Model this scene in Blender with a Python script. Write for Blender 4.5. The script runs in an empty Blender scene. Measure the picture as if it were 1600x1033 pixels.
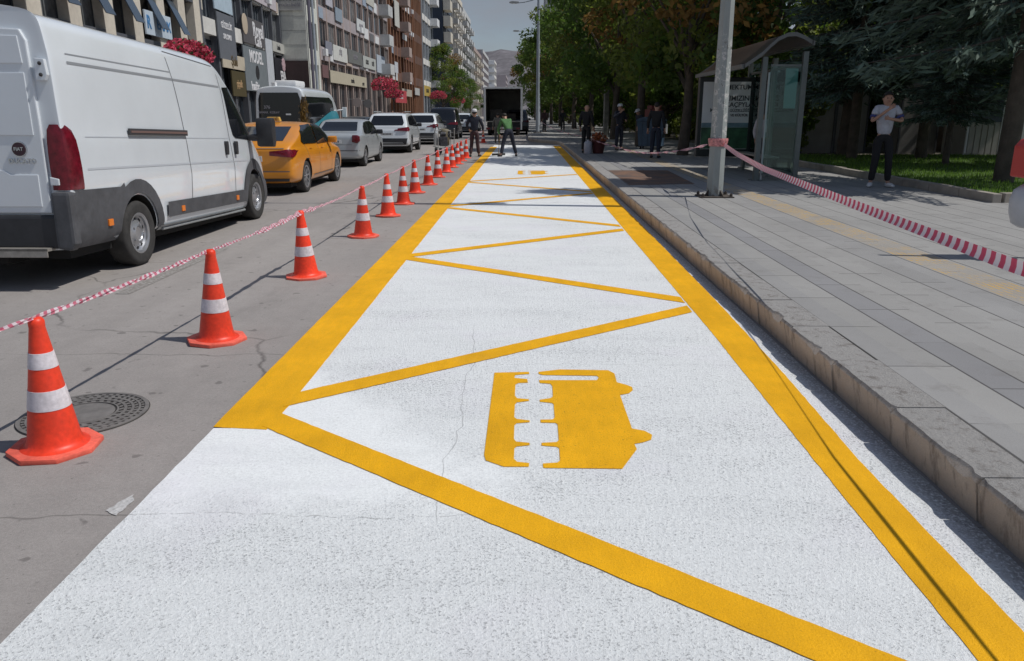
import bpy, bmesh, math, random
import numpy as np
from mathutils import Vector, Matrix
from mathutils.bvhtree import BVHTree
R = math.radians
random.seed(11)
scn = bpy.context.scene
C = scn.collection

# ------------------------------------------------------------------ materials
MATS = {}
def mat(name, col=(0.5, 0.5, 0.5), rough=0.6, metal=0.0, var=None, bump=None, spec=0.5, coat=0.0,
        emit=None, objrand=None, island=None, var2=None, space='Object', trans=None):
    """procedural Principled material. var=(scale, amount), bump=(scale, strength, distance)"""
    if name in MATS: return MATS[name]
    m = bpy.data.materials.new(name); m.use_nodes = True
    nt = m.node_tree; b = nt.nodes['Principled BSDF']
    b.inputs['Roughness'].default_value = rough
    b.inputs['Metallic'].default_value = metal
    b.inputs['Specular IOR Level'].default_value = spec
    b.inputs['Coat Weight'].default_value = coat
    b.inputs['Coat Roughness'].default_value = 0.05
    b.inputs['Base Color'].default_value = (*col, 1)
    tc = nt.nodes.new('ShaderNodeTexCoord')
    out = None
    def noise(scale, detail=4, rough_=0.6):
        n = nt.nodes.new('ShaderNodeTexNoise'); n.inputs['Scale'].default_value = scale
        n.inputs['Detail'].default_value = detail; n.inputs['Roughness'].default_value = rough_
        nt.links.new(tc.outputs[space], n.inputs['Vector']); return n.outputs['Fac']
    cur = None
    def mult(src, lo, hi, fmin=0.3, fmax=0.7):
        nonlocal cur
        mr = nt.nodes.new('ShaderNodeMapRange'); nt.links.new(src, mr.inputs['Value'])
        mr.inputs['From Min'].default_value = fmin; mr.inputs['From Max'].default_value = fmax
        mr.inputs['To Min'].default_value = lo; mr.inputs['To Max'].default_value = hi
        mx = nt.nodes.new('ShaderNodeMix'); mx.data_type = 'RGBA'; mx.blend_type = 'MULTIPLY'
        mx.inputs['Factor'].default_value = 1
        if cur: nt.links.new(cur, mx.inputs['A'])
        else: mx.inputs['A'].default_value = (*col, 1)
        nt.links.new(mr.outputs['Result'], mx.inputs['B']); cur = mx.outputs['Result']
    if var: mult(noise(var[0]), 1 - var[1], 1 + var[1])
    if var2: mult(noise(var2[0], 6), 1 - var2[1], 1 + var2[1])
    if island:
        g = nt.nodes.new('ShaderNodeNewGeometry'); mult(g.outputs['Random Per Island'], 1 - island, 1 + island, 0, 1)
    if objrand:
        g = nt.nodes.new('ShaderNodeObjectInfo'); mult(g.outputs['Random'], 1 - objrand, 1 + objrand * .4, 0, 1)
    if cur: nt.links.new(cur, b.inputs['Base Color'])
    if bump:
        bp = nt.nodes.new('ShaderNodeBump'); bp.inputs['Strength'].default_value = bump[1]
        bp.inputs['Distance'].default_value = bump[2]
        nt.links.new(noise(bump[0], 6), bp.inputs['Height']); nt.links.new(bp.outputs['Normal'], b.inputs['Normal'])
    if trans:
        o = nt.nodes['Material Output']; t = nt.nodes.new('ShaderNodeBsdfTranslucent')
        t.inputs['Color'].default_value = (*trans[0], 1)
        ms = nt.nodes.new('ShaderNodeMixShader'); ms.inputs[0].default_value = trans[1]
        nt.links.new(b.outputs[0], ms.inputs[1]); nt.links.new(t.outputs[0], ms.inputs[2])
        nt.links.new(ms.outputs[0], o.inputs['Surface'])
    MATS[name] = m
    return m

def glass_mat(name, tint, refl=0.10):
    m = bpy.data.materials.new(name); m.use_nodes = True; nt = m.node_tree
    for n in list(nt.nodes): nt.nodes.remove(n)
    o = nt.nodes.new('ShaderNodeOutputMaterial'); t = nt.nodes.new('ShaderNodeBsdfTransparent')
    t.inputs['Color'].default_value = (*tint, 1)
    g = nt.nodes.new('ShaderNodeBsdfGlossy'); g.inputs['Roughness'].default_value = 0.03
    g.inputs['Color'].default_value = (0.8, 0.95, 0.92, 1)
    lw = nt.nodes.new('ShaderNodeLayerWeight'); lw.inputs['Blend'].default_value = 0.25
    ma = nt.nodes.new('ShaderNodeMath'); ma.operation = 'MAXIMUM'; ma.inputs[1].default_value = refl
    nt.links.new(lw.outputs['Fresnel'], ma.inputs[0])
    ms = nt.nodes.new('ShaderNodeMixShader')
    nt.links.new(ma.outputs[0], ms.inputs[0]); nt.links.new(t.outputs[0], ms.inputs[1]); nt.links.new(g.outputs[0], ms.inputs[2])
    nt.links.new(ms.outputs[0], o.inputs['Surface']); return m

# ------------------------------------------------------------------ objects
def link(o, parent=None):
    C.objects.link(o)
    if parent: o.parent = parent
    return o
def tag(o, label=None, cat=None, group=None, kind=None):
    if label: o['label'] = label
    if cat: o['category'] = cat
    if group: o['group'] = group
    if kind: o['kind'] = kind
    return o
def empty(name, loc=(0, 0, 0), rz=0.0, rx=0.0, parent=None):
    o = bpy.data.objects.new(name, None); o.location = loc; o.rotation_euler = (rx, 0, rz)
    o.empty_display_size = 0.2
    return link(o, parent)
def copy_tree(o, parent=None):
    c = o.copy(); C.objects.link(c); c.parent = parent
    for ch in list(o.children): copy_tree(ch, c)
    return c
def strip_label(o):
    for ch in o.children:
        if 'label' in ch: del ch['label']

class MB:
    def __init__(s): s.v = []; s.f = []; s.m = []
    def add(s, vs, fs, mi=0):
        n = len(s.v); s.v += [tuple(v) for v in vs]; s.f += [tuple(i + n for i in f) for f in fs]; s.m += [mi] * len(fs)
        return s
    def box(s, x0, x1, y0, y1, z0, z1, mi=0, M=None):
        vs = [Vector((x, y, z)) for z in (z0, z1) for y in (y0, y1) for x in (x0, x1)]
        if M: vs = [M @ v for v in vs]
        return s.add(vs, [(0, 2, 3, 1), (4, 5, 7, 6), (0, 1, 5, 4), (2, 6, 7, 3), (0, 4, 6, 2), (1, 3, 7, 5)], mi)
    def prism(s, poly, a0, a1, axis='z', mi=0):
        n = len(poly)
        def P(p, a):
            if axis == 'z': return (p[0], p[1], a)
            if axis == 'x': return (a, p[0], p[1])
            return (p[0], a, p[1])
        vs = [P(p, a0) for p in poly] + [P(p, a1) for p in poly]
        fs = [tuple(range(n))[::-1], tuple(range(n, 2 * n))] + [(i, (i + 1) % n, (i + 1) % n + n, i + n) for i in range(n)]
        return s.add(vs, fs, mi)
    def tube(s, pts, rad, n=8, mi=0, cap=True):
        pts = [Vector(p) for p in pts]
        if not isinstance(rad, (list, tuple)): rad = [rad] * len(pts)
        vs = []; up = None
        for i, p in enumerate(pts):
            d = (pts[min(i + 1, len(pts) - 1)] - pts[max(i - 1, 0)]).normalized()
            if up is None: up = Vector((0, 0, 1)) if abs(d.z) < 0.9 else Vector((1, 0, 0))
            a = d.cross(up).normalized(); b = a.cross(d).normalized(); up = b
            for k in range(n):
                t = 2 * math.pi * k / n
                vs.append(p + (a * math.cos(t) + b * math.sin(t)) * rad[i])
        fs = []
        for i in range(len(pts) - 1):
            for k in range(n):
                fs.append((i * n + k, i * n + (k + 1) % n, (i + 1) * n + (k + 1) % n, (i + 1) * n + k))
        if cap: fs += [tuple(range(n))[::-1], tuple(range((len(pts) - 1) * n, len(pts) * n))]
        return s.add(vs, fs, mi)
    def lathe(s, prof, n=24, o=(0, 0, 0), axis='z', mi=0, cap=True, phase=0.0):
        vs = []
        for r, h in prof:
            for k in range(n):
                t = 2 * math.pi * k / n + phase; a, b = r * math.cos(t), r * math.sin(t)
                p = (a, b, h) if axis == 'z' else ((h, a, b) if axis == 'x' else (b, h, a))
                vs.append((p[0] + o[0], p[1] + o[1], p[2] + o[2]))
        fs = []
        for i in range(len(prof) - 1):
            for k in range(n):
                fs.append((i * n + k, i * n + (k + 1) % n, (i + 1) * n + (k + 1) % n, (i + 1) * n + k))
        if cap: fs += [tuple(range(n))[::-1], tuple(range((len(prof) - 1) * n, len(prof) * n))]
        return s.add(vs, fs, mi)
    def sphere(s, c, r, n=12, mi=0):
        rx, ry, rz = r if isinstance(r, (tuple, list)) else (r, r, r)
        m = n // 2; vs = []
        for i in range(1, m):
            a = math.pi * i / m
            for k in range(n):
                t = 2 * math.pi * k / n
                vs.append((c[0] + rx * math.sin(a) * math.cos(t), c[1] + ry * math.sin(a) * math.sin(t), c[2] + rz * math.cos(a)))
        fs = []
        for i in range(m - 2):
            for k in range(n): fs.append((i * n + k, i * n + n + k, i * n + n + (k + 1) % n, i * n + (k + 1) % n))
        vs += [(c[0], c[1], c[2] + rz), (c[0], c[1], c[2] - rz)]
        T = len(vs) - 2
        for k in range(n): fs += [(T, k, (k + 1) % n), (T + 1, (m - 2) * n + (k + 1) % n, (m - 2) * n + k)]
        return s.add(vs, fs, mi)
    def mesh(s, name, mats, smooth=None, bevel=0.0, fix=True):
        me = bpy.data.meshes.new(name); me.from_pydata(s.v, [], s.f)
        for m in (mats if isinstance(mats, (list, tuple)) else [mats]): me.materials.append(m)
        me.polygons.foreach_set('material_index', s.m)
        if fix or bevel:
            bm = bmesh.new(); bm.from_mesh(me)
            if bevel:
                bmesh.ops.recalc_face_normals(bm, faces=bm.faces)
                es = [e for e in bm.edges if len(e.link_faces) == 2 and e.calc_face_angle(0) > 0.6]
                bmesh.ops.bevel(bm, geom=es, offset=bevel, segments=2, affect='EDGES', profile=0.6, clamp_overlap=True)
            bmesh.ops.recalc_face_normals(bm, faces=bm.faces); bm.to_mesh(me); bm.free()
        if smooth is not None:
            me.polygons.foreach_set('use_smooth', [True] * len(me.polygons))
            me.set_sharp_from_angle(angle=R(smooth))
        return me
    def build(s, name, mats, parent=None, smooth=None, bevel=0.0, loc=(0, 0, 0), rz=0.0, fix=True):
        o = bpy.data.objects.new(name, s.mesh(name, mats, smooth, bevel, fix))
        o.location = loc; o.rotation_euler = (0, 0, rz)
        return link(o, parent)

def text(name, s, size, m, parent=None, loc=(0, 0, 0), rot=(0, 0, 0), ext=0.01, bold=0.02, sx=1.0, spacing=1.0):
    cu = bpy.data.curves.new(name, 'FONT'); cu.body = s; cu.size = size; cu.extrude = ext
    cu.align_x = 'CENTER'; cu.align_y = 'CENTER'; cu.offset = bold * size; cu.resolution_u = 2; cu.space_character = spacing
    t = bpy.data.objects.new(name, cu); C.objects.link(t)
    dg = bpy.context.evaluated_depsgraph_get(); me = bpy.data.meshes.new_from_object(t.evaluated_get(dg))
    bpy.data.objects.remove(t)
    me.materials.clear(); me.materials.append(m)
    o = bpy.data.objects.new(name, me); o.location = loc; o.rotation_euler = rot; o.scale = (sx, 1, 1)
    return link(o, parent)

def rand(a, b): return a + (b - a) * random.random()

# common materials
WHITE_CAR = mat('white_car_paint', (0.69, 0.735, 0.775), 0.22, var=(1.2, 0.04), coat=1.0, bump=(2.2, 0.06, 0.01))
DARK_GLASS = mat('dark_car_glass', (0.012, 0.014, 0.018), 0.06, spec=0.6)
BLACK_PLASTIC = mat('black_plastic', (0.028, 0.029, 0.033), 0.55, var=(6, 0.2), bump=(200, 0.1, 0.002))
GREY_PLASTIC = mat('grey_cladding', (0.075, 0.078, 0.086), 0.6, var=(3, 0.25), var2=(14, 0.15), bump=(260, 0.15, 0.002))
RUBBER = mat('tyre_rubber', (0.035, 0.034, 0.033), 0.85, var=(12, 0.3))
RIM = mat('steel_rim', (0.42, 0.43, 0.45), 0.35, 0.7, var=(8, 0.15))
DARK = mat('dark_void', (0.012, 0.012, 0.012), 0.9)
RED_LENS = mat('red_lens', (0.13, 0.007, 0.016), 0.15, var=(15, 0.4))
AMBER = mat('amber_lens', (0.75, 0.20, 0.02), 0.25)
CHROME = mat('chrome', (0.6, 0.61, 0.63), 0.15, 1.0)
STEEL = mat('galvanised_steel', (0.36, 0.38, 0.39), 0.5, 0.35, var=(5, 0.15), bump=(60, 0.1, 0.002))
SEAM = mat('panel_seam', (0.10, 0.105, 0.115), 0.7)
INK = mat('ink_black', (0.02, 0.02, 0.022), 0.6)
WHITE_PAINTED = mat('white_painted', (0.72, 0.73, 0.74), 0.5, var=(3, 0.08))
PLATE = mat('licence_plate', (0.62, 0.63, 0.64), 0.4)
# ================================================================== ground, road, lane, pavement
def shader(name):
    m = bpy.data.materials.new(name); m.use_nodes = True; nt = m.node_tree
    N = nt.nodes; L = nt.links; b = N['Principled BSDF']
    geo = N.new('ShaderNodeNewGeometry'); sep = N.new('ShaderNodeSeparateXYZ'); L.new(geo.outputs['Position'], sep.inputs[0])
    class H: pass
    h = H(); h.m = m; h.nt = nt; h.b = b; h.pos = geo.outputs['Position']; h.x, h.y, h.z = sep.outputs
    def val(v): return v
    def math_(op, a, b_=None, c=None, clamp=False):
        n = N.new('ShaderNodeMath'); n.operation = op; n.use_clamp = clamp
        for i, q in enumerate((a, b_, c)):
            if q is None: continue
            if isinstance(q, (int, float)): n.inputs[i].default_value = q
            else: L.new(q, n.inputs[i])
        return n.outputs[0]
    def noise(scale, detail=4, rough=0.6, vec=None, dist=0.0, sc=(1, 1, 1)):
        n = N.new('ShaderNodeTexNoise'); n.inputs['Scale'].default_value = scale; n.inputs['Detail'].default_value = detail
        n.inputs['Roughness'].default_value = rough; n.inputs['Distortion'].default_value = dist
        v = vec or h.pos
        if sc != (1, 1, 1):
            mp = N.new('ShaderNodeMapping'); mp.inputs['Scale'].default_value = sc; L.new(v, mp.inputs['Vector']); v = mp.outputs[0]
        L.new(v, n.inputs['Vector']); return n.outputs['Fac']
    def ramp(src, a, b_, lo=0.0, hi=1.0):
        n = N.new('ShaderNodeMapRange'); L.new(src, n.inputs['Value'])
        n.inputs['From Min'].default_value = a; n.inputs['From Max'].default_value = b_
        n.inputs['To Min'].default_value = lo; n.inputs['To Max'].default_value = hi; return n.outputs['Result']
    def mix(fac, a, b_, mode='MIX'):
        n = N.new('ShaderNodeMix'); n.data_type = 'RGBA'; n.blend_type = mode
        if isinstance(fac, (int, float)): n.inputs['Factor'].default_value = fac
        else: L.new(fac, n.inputs['Factor'])
        for k, q in (('A', a), ('B', b_)):
            if isinstance(q, tuple): n.inputs[k].default_value = (*q, 1)
            else: L.new(q, n.inputs[k])
        return n.outputs['Result']
    def grey(v):
        n = N.new('ShaderNodeCombineColor')
        for i in range(3): L.new(v, n.inputs[i])
        return n.outputs[0]
    def bump(height, strength, dist, prev=None):
        n = N.new('ShaderNodeBump'); n.inputs['Strength'].default_value = strength; n.inputs['Distance'].default_value = dist
        L.new(height, n.inputs['Height'])
        if prev: L.new(prev, n.inputs['Normal'])
        L.new(n.outputs['Normal'], b.inputs['Normal']); return n.outputs['Normal']
    def cracks(scale, width, seed=0.0):
        mp = N.new('ShaderNodeMapping'); mp.inputs['Location'].default_value = (seed, seed * 1.7, 0)
        nz = N.new('ShaderNodeTexNoise'); nz.inputs['Scale'].default_value = 2.2; nz.inputs['Detail'].default_value = 5
        L.new(h.pos, nz.inputs['Vector'])
        va = N.new('ShaderNodeVectorMath'); va.operation = 'MULTIPLY_ADD'
        L.new(nz.outputs['Color'], va.inputs[0]); va.inputs[1].default_value = (0.45, 0.45, 0); L.new(h.pos, va.inputs[2])
        L.new(va.outputs[0], mp.inputs['Vector'])
        v = N.new('ShaderNodeTexVoronoi'); v.feature = 'DISTANCE_TO_EDGE'; v.inputs['Scale'].default_value = scale
        L.new(mp.outputs[0], v.inputs['Vector'])
        return ramp(v.outputs['Distance'], 0.0, width, 1.0, 0.0)
    h.math = math_; h.noise = noise; h.ramp = ramp; h.mix = mix; h.grey = grey; h.bump = bump; h.cracks = cracks
    h.set = lambda k, v: (L.new(v, b.inputs[k]) if not isinstance(v, (int, float)) else setattr(b.inputs[k], 'default_value', v))
    return h

# --- asphalt: sun-bleached, brownish grey, hairline cracks, patches
h = shader('bleached_asphalt')
big = h.ramp(h.noise(0.35, 5, 0.6), 0.3, 0.7, 0.90, 1.10)
streak = h.ramp(h.noise(1.0, 4, 0.6, sc=(2.0, 0.06, 1)), 0.3, 0.7, 0.93, 1.07)
fine = h.ramp(h.noise(220, 3, 0.8), 0.25, 0.75, 0.74, 1.26)
grit = h.math('MULTIPLY', h.ramp(h.noise(60, 4, 0.7), 0.3, 0.7, 0.88, 1.12), h.ramp(h.noise(7, 6, 0.7), 0.3, 0.7, 0.93, 1.06))
c = h.mix(1.0, (0.292, 0.270, 0.256), h.grey(h.math('MULTIPLY', h.math('MULTIPLY', big, fine), h.math('MULTIPLY', grit, streak))), 'MULTIPLY')
ck = h.cracks(0.42, 0.0085)
mask = h.ramp(h.noise(0.5, 2), 0.47, 0.56)
c = h.mix(h.math('MULTIPLY', h.math('MULTIPLY', ck, mask), 0.7), c, (0.05, 0.045, 0.042))
# tar-filled transverse joint and an older patch
jy = h.math('ABSOLUTE', h.math('SUBTRACT', h.y, h.math('MULTIPLY_ADD', h.noise(1.3, 4), 0.35, 5.12)))
c = h.mix(h.math('MULTIPLY', h.ramp(jy, 0.003, 0.008, 0.55, 0.0), h.ramp(h.x, -4.0, -3.0)), c, (0.05, 0.045, 0.042))
jy = h.math('ABSOLUTE', h.math('SUBTRACT', h.y, h.math('MULTIPLY_ADD', h.noise(1.1, 4), 0.25, 2.85)))
c = h.mix(h.ramp(jy, 0.003, 0.008, 0.45, 0.0), c, (0.06, 0.055, 0.05))
spots = h.math('MAXIMUM', h.ramp(h.noise(9, 2, 0.4), 0.68, 0.72, 0.0, 0.5), h.ramp(h.noise(34, 2, 0.5), 0.70, 0.73, 0.0, 0.45))
c = h.mix(spots, c, (0.07, 0.062, 0.06))
oil = h.ramp(h.noise(1.4, 4, 0.6, sc=(1.3, 0.35, 1)), 0.58, 0.78, 0.0, 0.35)
c = h.mix(oil, c, (0.10, 0.09, 0.085))
h.set('Base Color', c); h.set('Roughness', 0.86)
h.bump(h.noise(150, 5, 0.75), 0.45, 0.006)
ASPHALT = h.m

MB().add([(-1500, -60, 0), (1500, -60, 0), (1500, 3000, 0), (-1500, 3000, 0)], [(0, 1, 2, 3)]).build('road', ASPHALT)['kind'] = 'structure'

# --- white cold-plastic coating: coarse grain, small dark voids
h = shader('white_lane_coating')
coarse = h.noise(0.9, 5, 0.65, sc=(0.7, 1.6, 1))
dens = h.ramp(coarse, 0.38, 0.66)                       # where the grain of the asphalt shows through more
# the first metre is a smooth fresh coat
smooth = h.math('MULTIPLY', h.ramp(h.math('ADD', h.y, h.math('MULTIPLY', h.noise(3.5, 4), 0.9)), 3.40, 3.75), h.ramp(h.math('ADD', h.x, h.math('ADD', h.math('MULTIPLY', h.noise(2.5, 4), 0.8), h.math('MULTIPLY', h.y, 0.75))), 2.6, 2.95, 1.0, 0.0))
sp1 = h.noise(105, 3, 0.65); sp2 = h.noise(52, 3, 0.6)
thr = h.math('MULTIPLY_ADD', dens, -0.075, 0.622)
v1 = h.ramp(h.math('SUBTRACT', sp1, thr), 0.0, 0.035)
v2 = h.ramp(h.math('SUBTRACT', sp2, h.math('ADD', thr, 0.065)), 0.0, 0.03)
void = h.math('MULTIPLY', h.math('MAXIMUM', v1, v2), h.math('SUBTRACT', 1.0, h.math('MULTIPLY', smooth, 0.7)))
grain = h.ramp(h.noise(230, 3, 0.8), 0.25, 0.75, 0.86, 1.10)
stain = h.ramp(h.noise(1.7, 5, 0.6, sc=(0.6, 2.2, 1)), 0.50, 0.72, 0.0, 0.12)
c = h.mix(1.0, (0.835, 0.86, 0.865), h.grey(h.math('MULTIPLY', grain, h.ramp(h.noise(75, 3, 0.65), 0.32, 0.62, 1.04, 0.90))), 'MULTIPLY')
pink = h.ramp(h.noise(0.8, 3), 0.52, 0.66, 0.0, 0.35)
c = h.mix(pink, c, (0.76, 0.735, 0.80))
c = h.mix(stain, c, (0.30, 0.32, 0.34))
c = h.mix(h.math('MULTIPLY', void, 0.55), c, (0.16, 0.165, 0.175))
jx = h.math('ABSOLUTE', h.math('SUBTRACT', h.x, h.math('MULTIPLY_ADD', h.noise(0.9, 4), 0.30, -0.52)))
lim = h.math('MULTIPLY', h.ramp(h.y, 2.9, 3.0), h.ramp(h.y, 5.9, 6.2, 1.0, 0.0))
c = h.mix(h.math('MULTIPLY', h.ramp(jx, 0.001, 0.004, 0.42, 0.0), lim), c, (0.13, 0.13, 0.13))
jy = h.math('ABSOLUTE', h.math('SUBTRACT', h.y, h.math('MULTIPLY_ADD', h.noise(2.4, 4), 0.14, 2.93)))
gap = h.ramp(h.noise(14, 3), 0.42, 0.52)
c = h.mix(h.math('MULTIPLY', h.math('MULTIPLY', h.ramp(jy, 0.001, 0.005, 0.45, 0.0), h.ramp(h.x, -0.1, 0.1, 1.0, 0.25)), gap), c, (0.12, 0.12, 0.12))
jy = h.math('ABSOLUTE', h.math('SUBTRACT', h.y, h.math('MULTIPLY_ADD', h.noise(2.0, 4), 0.16, 5.02)))
c = h.mix(h.math('MULTIPLY', h.ramp(jy, 0.001, 0.005, 0.3, 0.0), gap), c, (0.15, 0.15, 0.15))
# thin patchy coat by the kerb
ke = h.math('MULTIPLY', h.ramp(h.math('ADD', h.x, h.math('MULTIPLY', h.noise(11, 5), 0.10)), 1.80, 1.90), h.ramp(h.noise(70, 4, 0.7), 0.36, 0.52))
c = h.mix(h.math('MULTIPLY', ke, 0.75), c, (0.20, 0.19, 0.185))
h.set('Base Color', c); h.set('Roughness', 0.75)
hh = h.math('MULTIPLY', h.math('ADD', h.noise(105, 4, 0.75), h.math('MULTIPLY', h.noise(52, 3, 0.6), 0.8)), h.math('SUBTRACT', 1.0, h.math('MULTIPLY', smooth, 0.75)))
h.bump(hh, 0.75, 0.011)
WHITE_LANE = h.m

def yellow(name, speck):
    h = shader(name)
    c = h.mix(1.0, (0.86, 0.435, 0.007), h.grey(h.math('MULTIPLY', h.ramp(h.noise(2.2, 5), 0.3, 0.7, 0.86, 1.08), h.math('MULTIPLY', h.ramp(h.noise(160, 3, 0.8), 0.3, 0.7, 0.88, 1.10), h.ramp(h.noise(14, 4, 0.7, sc=(1, .25, 1)), 0.3, 0.7, 0.93, 1.06)))), 'MULTIPLY')
    pale = h.ramp(h.noise(1.3, 5, 0.65), 0.62, 0.74, 0.0, 0.10)
    c = h.mix(pale, c, (0.80, 0.55, 0.22))
    c = h.mix(h.ramp(h.noise(90, 3, 0.7), 0.62, 0.68, 0.0, speck), c, (0.22, 0.12, 0.02))
    h.set('Base Color', c); h.set('Roughness', 0.62); h.b.inputs['Specular IOR Level'].default_value = 0.2
    h.bump(h.noise(110, 4, 0.75), 0.6, 0.010)
    return h.m
YELLOW = yellow('yellow_line_paint', 0.28)
YELLOW_SPRAY = yellow('yellow_symbol_paint', 0.75)

def ragged(poly, step=0.09, amp=0.004, seed=1):
    rnd = random.Random(seed); out = []
    for i, p in enumerate(poly):
        q = poly[(i + 1) % len(poly)]; d = math.dist(p, q); n = max(1, min(420, int(d / step)))
        for k in range(n):
            t = k / n; out.append((p[0] + (q[0] - p[0]) * t + rnd.uniform(-amp, amp), p[1] + (q[1] - p[1]) * t + rnd.uniform(-amp, amp)))
    return out
def sheet(poly, z): return MB().add([(x, y, z) for x, y in poly], [tuple(range(len(poly)))])

lane = sheet(ragged([(-1.715, -4), (-1.695, 3.95), (-1.60, 3.95), (-1.60, 42.2), (1.895, 42.2), (1.895, -4)], 0.12, 0.003), 0.004).build('bus_lane', WHITE_LANE)
lane['kind'] = 'structure'
def thick(poly, z, t=0.002): return MB().prism(poly, z - t, z)
thick(ragged([(-1.705, 3.96), (-1.40, 3.93), (-1.38, 4.3), (-1.375, 40), (-1.70, 40)], 0.06, 0.0022, 2), 0.0068).build('edge_line', YELLOW, lane)
thick(ragged([(1.42, -3), (1.44, 3.2), (1.475, 6), (1.465, 41.3), (1.83, 41.3), (1.80, 12), (1.762, 7), (1.72, 4.9), (1.667, 3.6), (1.66, -3)][::-1], 0.06, 0.0022, 3), 0.0068).build('edge_line', YELLOW, lane)
segs = [((-1.44, 4.09), (1.60, 1.68)), ((-1.41, 4.38), (1.455, 6.68)), ((1.46, 7.02), (-1.39, 9.13)), ((-1.39, 9.28), (1.455, 11.48)),
        ((1.455, 11.9), (-1.39, 14.2)), ((-1.39, 14.45), (1.455, 16.85)), ((1.455, 17.2), (-1.39, 19.55)), ((-1.39, 19.8), (1.455, 22.1))]
for i, (a, b) in enumerate(segs):
    t = 0.115
    thick(ragged([(a[0], a[1] - t), (b[0], b[1] - t), (b[0], b[1] + t), (a[0], a[1] + t)], 0.05, 0.0024, 5 + i), (0.0085, 0.0100)[i % 2]).build('zigzag_line', YELLOW, lane)
ICL = [(-0.194, 4.911), (0.034, 4.931), (0.037, 4.889), (-0.056, 4.864), (-0.06, 4.807), (0.023, 4.786), (0.028, 4.715), (-0.033, 4.708), (-0.052, 4.677), (-0.053, 4.475), (-0.039, 4.433), (0.031, 4.416), (0.033, 4.389), (-0.04, 4.361), (-0.051, 4.326), (-0.052, 4.126), (-0.038, 4.102), (0.036, 4.08), (0.034, 4.054), (-0.037, 4.039), (-0.05, 4.009), (-0.05, 3.823), (-0.039, 3.788), (0.032, 3.773), (0.032, 3.742), (-0.034, 3.725), (-0.046, 3.701), (-0.047, 3.576), (-0.032, 3.543), (0.029, 3.528), (0.027, 3.487), (-0.094, 3.485), (-0.187, 3.556), (-0.198, 3.621)]
ICR = [(0.098, 4.932), (0.244, 4.985), (0.565, 4.973), (0.6, 4.907), (0.596, 4.733), (0.647, 4.688), (0.682, 4.644), (0.679, 4.585), (0.647, 4.528), (0.589, 4.499), (0.593, 3.974), (0.658, 3.942), (0.689, 3.888), (0.675, 3.824), (0.627, 3.788), (0.578, 3.767), (0.582, 3.701), (0.48, 3.471), (0.097, 3.475), (0.096, 3.524), (0.169, 3.537), (0.182, 3.561), (0.184, 3.705), (0.173, 3.724), (0.094, 3.739), (0.095, 3.774), (0.175, 3.785), (0.186, 3.81), (0.189, 4.024), (0.178, 4.047), (0.096, 4.05), (0.095, 4.092), (0.165, 4.098), (0.176, 4.129), (0.178, 4.33), (0.169, 4.356), (0.098, 4.374), (0.096, 4.408), (0.162, 4.437), (0.178, 4.464), (0.181, 4.651), (0.17, 4.696), (0.104, 4.71), (0.098, 4.765), (0.472, 4.771), (0.489, 4.825), (0.479, 4.857), (0.128, 4.867), (0.099, 4.89)]
for dy in (0.0, 18.6):
    s = MB()
    for P in (ICL, ICR):
        s.add([(x, y + dy, 0.0070) for x, y in P], [tuple(range(len(P)))])
    s.build('bus_symbol', YELLOW_SPRAY, lane)

# faded old lane dashes on the asphalt
h = shader('faded_white_paint')
c = h.mix(h.ramp(h.noise(30, 4, 0.7), 0.45, 0.6), (0.21, 0.19, 0.175), (0.34, 0.33, 0.315))
h.set('Base Color', c); h.set('Roughness', 0.8); FADED = h.m
s = MB()
for y in (7.2, 13.6, 20.0, 26.4, 33, 40, 47):
    s.add([(-3.9, y, 0.004), (-3.76, y, 0.004), (-3.76, y + 2.6, 0.004), (-3.9, y + 2.6, 0.004)], [(0, 1, 2, 3)])
s.build('lane_dashes', FADED)['kind'] = 'structure'
sheet(ragged([(-1.815, 3.03), (-1.745, 2.985), (-1.735, 3.12), (-1.765, 3.18)], .02, .006, 9), 0.004).build('paint_patch', mat('thin_paint', (.46, .455, .45), .85, var=(60, .3)))['kind'] = 'structure'

# --- pavement
S = 0.20
h = shader('concrete_pavers')
# rows run along the street; row boundaries at irregular x
rows = [2.18, 2.58, 2.82, 3.14, 3.54, 3.94, 4.40, 4.80, 5.20, 5.60, 6.0, 6.4, 6.8, 7.2, 7.6, 8.0]
g = None; dark = None
wob = h.math('MULTIPLY_ADD', h.noise(0.6, 2), 0.03, -0.015)
xw = h.math('ADD', h.x, wob)
for r in rows:
    d = h.ramp(h.math('ABSOLUTE', h.math('SUBTRACT', xw, r)), 0.003, 0.010, 1.0, 0.0)
    g = d if g is None else h.math('MAXIMUM', g, d)
def band(a, b): return h.math('MULTIPLY', h.math('GREATER_THAN', xw, a), h.math('LESS_THAN', xw, b))
dk = h.math('MAXIMUM', h.math('MULTIPLY', band(2.18, 2.36), 0.35), h.math('MAXIMUM', band(2.58, 2.82), h.math('MULTIPLY', band(3.54, 3.94), 0.35)))
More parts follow.
